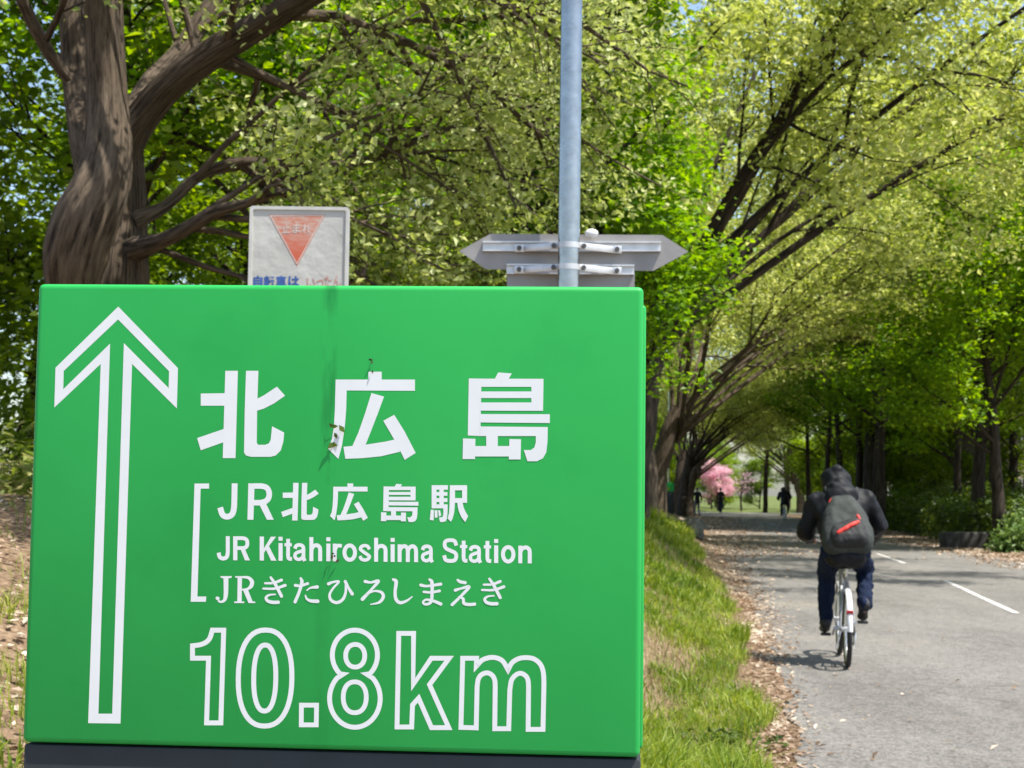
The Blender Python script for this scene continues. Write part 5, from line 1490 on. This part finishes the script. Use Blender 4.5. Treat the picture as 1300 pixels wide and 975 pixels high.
def make_rider(label, loc, rz):
    r = empty('person', loc, rz); tag(r, label, 'person')
    hipL, hipR = Vector((-0.105, 0.13, 0.955)), Vector((0.085, 0.13, 0.955))
    shL, shR = Vector((-0.225, 0.45, 1.350)), Vector((0.185, 0.43, 1.375))
    hc = Vector((-0.055, 0.600, 1.535))
    hwL, hwR = Vector((-0.265, 0.745, 1.045)), Vector((0.265, 0.745, 1.045))
    elL, elR = Vector((-0.318, 0.50, 1.10)), Vector((0.305, 0.48, 1.165))
    anL = lp + Vector((-0.150, -0.075, 0.105)); anR = rp + Vector((0.155, -0.105, 0.150))
    knL = two_bone(hipL, anL, 0.42, 0.43, (-0.10, 1, 0.3)); knR = two_bone(hipR, anR, 0.42, 0.43, (0.14, 1, 0.3))
    # body: one skin, hands closed on the grips
    bp = head_prims(hc, (0.03, 1, -0.12), (0, 0.12, 1))
    bp += [('l', hc + Vector((0, -0.03, -0.08)), 0.055, Vector((-0.03, 0.45, 1.38)), 0.06), ('l', (-0.03, 0.44, 1.33), 0.11, (-0.01, 0.16, 0.98), 0.115)]
    for sh, el, hw, sx in ((shL, elL, hwL, -1), (shR, elR, hwR, 1)):
        bp += [('l', (-0.025, 0.43, 1.36), 0.06, sh, 0.05), ('l', sh, 0.048, el, 0.036), ('l', el, 0.038, hw, 0.026)]
        bp += hand_prims(hw, (0, 1, -0.12), (0, -0.1, -1), (-sx, 0, 0))
    for hp, kn, an in ((hipL, knL, anL), (hipR, knR, anR)):
        bp += [('l', hp, 0.085, kn, 0.055), ('l', kn, 0.052, an, 0.035), ('l', an, 0.034, an + Vector((0, 0.12, -0.06)), 0.03)]
    blob('body', bp, 0.009, M['skin'], r, smooth=2)
    # jacket: hunched trunk, wide loose sleeves
    jp = []
    chest, waist = Vector((-0.025, 0.40, 1.30)), Vector((-0.01, 0.13, 0.97))
    tilt = Matrix.Rotation(-0.62, 3, 'X')
    jp += [('e', chest, (0.235, 0.150, 0.185), tilt), ('e', Vector((-0.02, 0.27, 1.13)), (0.21, 0.160, 0.20), tilt), ('e', waist + Vector((0, 0.02, 0.03)), (0.185, 0.165, 0.15), tilt), ('e', waist + Vector((0, -0.01, -0.07)), (0.178, 0.165, 0.10))]
    for sh, el, hw in ((shL, elL, hwL), (shR, elR, hwR)):
        jp += [('l', Vector((-0.025, 0.43, 1.385)), 0.095, sh, 0.088), ('l', sh, 0.088, el, 0.078), ('l', el, 0.078, hw + Vector((0, 0.005, 0)), 0.046)]
    jk = blob('jacket', jp, 0.012, M['jacket'], r, 0.034, 0.11, 3, 3)
    hp_ = [('e', hc + Vector((0, -0.015, 0.005)), (0.132, 0.135, 0.128), Matrix.Rotation(-0.15, 3, 'X')), ('l', hc + Vector((0, -0.07, -0.05)), 0.118, Vector((-0.03, 0.40, 1.38)), 0.155), ('l', (-0.15, 0.42, 1.405), 0.06, (0.10, 0.42, 1.405), 0.06), ('e', hc + Vector((0.01, -0.03, 0.105)), (0.06, 0.09, 0.03))]
    hood = blob('hood', hp_, 0.012, M['jacket'], r, 0.028, 0.09, 3, 9)
    # open front of the hood so that the face shows
    bm = bmesh.new(); bm.from_mesh(hood.data)
    kill = [v for v in bm.verts if v.co.y > hc.y + 0.055 and (v.co.x - hc.x) ** 2 + ((v.co.z - hc.z + 0.01) * 0.85) ** 2 < 0.0095]
    bmesh.ops.delete(bm, geom=kill, context='VERTS'); bm.to_mesh(hood.data); bm.free()
    tp = [('e', (-0.01, 0.13, 0.93), (0.165, 0.15, 0.11))]
    for hp, kn, an in ((hipL, knL, anL), (hipR, knR, anR)):
        tp += [('l', hp, 0.108, kn, 0.082), ('l', kn, 0.080, an + (kn - an) * 0.12, 0.066), ('l', an + (kn - an) * 0.12, 0.066, an + (kn - an) * 0.03, 0.062)]
    blob('jeans', tp, 0.012, M['denim'], r, 0.026, 0.06, 2, 5)
    for an, pd, lift in ((anL, lp + Vector((-0.150, 0, 0)), 0), (anR, rp + Vector((0.150, 0, 0)), 1)):
        fd = Vector((0, 0.9, -0.15 if not lift else -0.62)).normalized()
        toe = pd + Vector((0, 0.07, 0.045)); heel = toe - fd * 0.20
        blob('shoe', [('l', heel + Vector((0, 0.01, 0.012)), 0.045, toe, 0.041), ('l', heel + Vector((0, 0.01, 0.02)), 0.048, an + Vector((0, 0, 0.0)), 0.055), ('e', toe + Vector((0, 0.01, 0.0)), (0.048, 0.055, 0.038))], 0.008, M['shoe'], r, 0.004, 0.04)
    return r
rider = make_rider('hooded cyclist in charcoal jacket and jeans riding away with a rucksack', (RX, RYY, 0.021), HEAD)

def make_pack():
    k = empty('backpack', (RX, RYY, 0.021), HEAD); tag(k, 'dark grey rucksack with red zip strip on the hooded cyclist', 'backpack')
    tilt = Matrix.Rotation(-0.52, 3, 'X') @ Matrix.Rotation(-0.10, 3, 'Y')
    c = Vector((-0.005, 0.135, 1.165))
    q = lambda x, y, z: c + tilt @ Vector((x, y, z))
    rows = []
    for i in range(9):
        t = i / 8
        hw = 0.098 + 0.012 * math.sin(t * 3.0) - 0.058 * t ** 1.6; rr = 0.118 - 0.004 * t - 0.026 * t ** 2
        rows.append(('l', q(-hw, 0.02 * t, -0.16 + 0.37 * t), rr, q(hw * 1.04, 0.02 * t, -0.16 + 0.37 * t), rr))
    blob('bag', rows, 0.012, M['pack'], k, 0.012, 0.10, 4, 2)
    blob('front_pocket', [('l', q(-0.075, -0.075, -0.165), 0.088, q(0.08, -0.075, -0.165), 0.088), ('l', q(-0.072, -0.072, -0.12), 0.084, q(0.075, -0.072, -0.10), 0.084), ('l', q(-0.065, -0.068, -0.08), 0.074, q(0.07, -0.068, -0.045), 0.074)], 0.012, M['pack_dark'], k, 0.01, 0.05, 4, 8)
    def ribbon(name, pts, w, mat):
        return blob(name, [('l', pts[i], w, pts[i + 1], w) for i in range(len(pts) - 1)], 0.006, mat, k, 0.004, 0.03)
    ribbon('zip_strip', [q(-0.085, -0.150, -0.140), q(-0.03, -0.158, -0.112), q(0.03, -0.154, -0.080), q(0.085, -0.140, -0.050)], 0.019, M['red'])
    ribbon('zip_puller', [q(0.098, -0.085, 0.035), q(0.112, -0.08, -0.005)], 0.016, M['red'])
    ribbon('top_loop', [q(-0.095, -0.02, 0.215), q(-0.075, -0.015, 0.245), q(-0.045, -0.01, 0.255)], 0.024, M['red'])
    ribbon('buckle', [q(-0.11, -0.115, -0.165), q(-0.085, -0.135, -0.185)], 0.010, M['alu_band'])
    for sx in (-1, 1):
        pts = [q(sx * 0.07, 0.05, 0.20), Vector((-0.025 + sx * 0.13, 0.42, 1.475)), Vector((-0.025 + sx * 0.135, 0.54, 1.38)), Vector((-0.02 + sx * 0.15, 0.46, 1.16)), q(sx * 0.14, 0.06, -0.18)]
        ribbon('shoulder_strap', pts, 0.020, M['pack_dark'])
    return k
make_pack()

def far_rider():
    x, y = at(997, 640, 81).x, 81.0
    b = copy_tree(bike); b.location = (x, y, 0.021); b.rotation_euler = (0, 0, -0.1); b['label'] = 'far small bicycle under the dark rider on the shaded road'
    p = copy_tree(rider); p.location = (x, y, 0.021); p.rotation_euler = (0, 0, -0.1); p['label'] = 'far dark clad rider on the shaded road below the right verge trees'
    b.scale = p.scale = (1.05, 1.05, 1.05)
far_rider()

def walker(label, loc, rz, top, legs, vox=0.02):
    r = empty('person', loc, rz); tag(r, label, 'person', 'people at the far end of the road')
    aL, aR = Vector((-0.09, 0.16, 0.07)), Vector((0.09, -0.18, 0.09)); h = Vector((0, 0, 0.90))
    kL = two_bone((-0.09, 0, .9), aL, .43, .43, (0, 1, 0)); kR = two_bone((0.09, 0, .9), aR, .43, .43, (0, 1, 0))
    bp = head_prims((0, 0.02, 1.60), (0, 1, 0), (0, 0, 1)) + [('l', (0, 0, 1.53), 0.05, (0, 0, 1.38), 0.07), ('l', (0, 0, 1.34), 0.12, (0, 0, 0.95), 0.12)]
    for sx, kn, an in ((-1, kL, aL), (1, kR, aR)):
        el = Vector((sx * 0.25, -0.05 * sx, 1.13)); hw = Vector((sx * 0.26, 0.08 - 0.12 * sx, 0.90))
        bp += [('l', (sx * 0.09, 0, 0.9), 0.085, kn, 0.055), ('l', kn, 0.052, an, 0.036), ('l', an, 0.036, an + Vector((0, 0.13, -0.035)), 0.032),
               ('l', (sx * 0.17, 0, 1.38), 0.05, el, 0.04), ('l', el, 0.04, hw, 0.028)] + hand_prims(hw, (0, 0.1, -1), (-sx, 0, 0), (0, 1, 0))
    blob('body', bp, 0.012, M['skin'], r)
    blob('coat', [('l', (0, -0.01, 1.36), 0.14, (0, 0, 0.9), 0.155), ('l', (-0.16, 0, 1.37), 0.075, (0.16, 0, 1.37), 0.075)] +
         [('l', (sx * 0.18, 0, 1.37), 0.072, (sx * 0.25, -0.05 * sx, 1.13), 0.06) for sx in (-1, 1)] + [('l', (sx * 0.25, -0.05 * sx, 1.13), 0.058, (sx * 0.26, 0.07 - 0.12 * sx, 0.93), 0.045) for sx in (-1, 1)], 0.015, M[top], r, 0.02, 0.08)
    blob('hair', [('e', (0, -0.005, 1.645), (0.084, 0.098, 0.09)), ('e', (0, -0.05, 1.59), (0.07, 0.06, 0.08))], 0.012, M['shoe'], r)
    blob('trousers', [('l', (-.09, 0, .92), .105, (.09, 0, .92), .105)] + [('l', (sx * .09, 0, .9), .10, kn, .075) for sx, kn in ((-1, kL), (1, kR))] + [('l', kn, .075, an + Vector((0, 0, .04)), .062) for kn, an in ((kL, aL), (kR, aR))], 0.015, M[legs], r, 0.015, 0.08)
    for an in (aL, aR):
        blob('shoe', [('l', an + Vector((0, -.03, -.02)), .045, an + Vector((0, .14, -.03)), .04)], 0.012, M['shoe'], r)
M['grey_cloth'] = simple('grey_cloth', (0.16, 0.16, 0.17), 0.8)
walker('far walker in dark coat and grey trousers left of the pink cherry', (at(885, 640, 92).x + 0.0, 92, 0.02), 0.2, 'jacket', 'grey_cloth')
walker('far walker in dark clothes below the pink cherry', (at(916, 640, 106).x, 106.5, 0.046), -0.4, 'jacket', 'denim')

# ------------------------------------------------------------------ houses seen through the trees
def house(loc, rz, w, dp, h, roof_h, wall, label, wins):
    b = empty('house', loc, rz); tag(b, label, 'house')
    mb = MB()
    pts = [(-w / 2, 0, -0.5), (w / 2, 0, -0.5), (w / 2, 0, h), (0, 0, h + roof_h), (-w / 2, 0, h)]
    mb.poly_prism(pts, (0, dp, 0)); wl = mb.build('wall', wall, b, smooth=False)
    sl = math.atan2(roof_h, w / 2); L_ = math.hypot(w / 2, roof_h) + 0.5
    for sx in (-1, 1):
        rot = Matrix.Rotation(sx * sl, 3, 'Y')
        c = Vector((sx * (w / 4 + 0.12), dp / 2, h + roof_h / 2 - 0.02)) + Vector((0, 0, 0.07))
        MB().box(c, (L_, dp + 0.7, 0.12), rot).build('roof', M['roof'], b, smooth=False)
    for (x, z, ww, hh) in wins:
        fr = MB().box((x, -0.03, z), (ww + 0.12, 0.08, hh + 0.12)).build('window', M['white_wall'], b, smooth=False)
        MB().box((x, -0.075, z), (ww, 0.02, hh)).build('pane', M['glass'], fr, smooth=False)
        MB().box((x, -0.09, z), (0.05, 0.025, hh - 0.004)).build('mullion', M['white_wall'], fr, smooth=False)
    return b
house((at(1205, 580, 86).x, 86, 0.3), -0.25, 6.2, 8, 3.0, 2.5, M['siding'], 'grey mauve gabled house glimpsed through the right wood', [(-1.5, 1.6, 1.2, 1.1), (1.6, 1.6, 1.2, 1.1)])
house((at(1340, 580, 76).x, 76, 0.3), -0.2, 6, 8, 5.4, 2.0, M['pink_wall'], 'pale pink house at the right edge behind the trees', [(-1.6, 4.1, 1.3, 1.1), (-1.6, 1.4, 1.3, 1.2), (1.5, 4.1, 1.3, 1.1)])
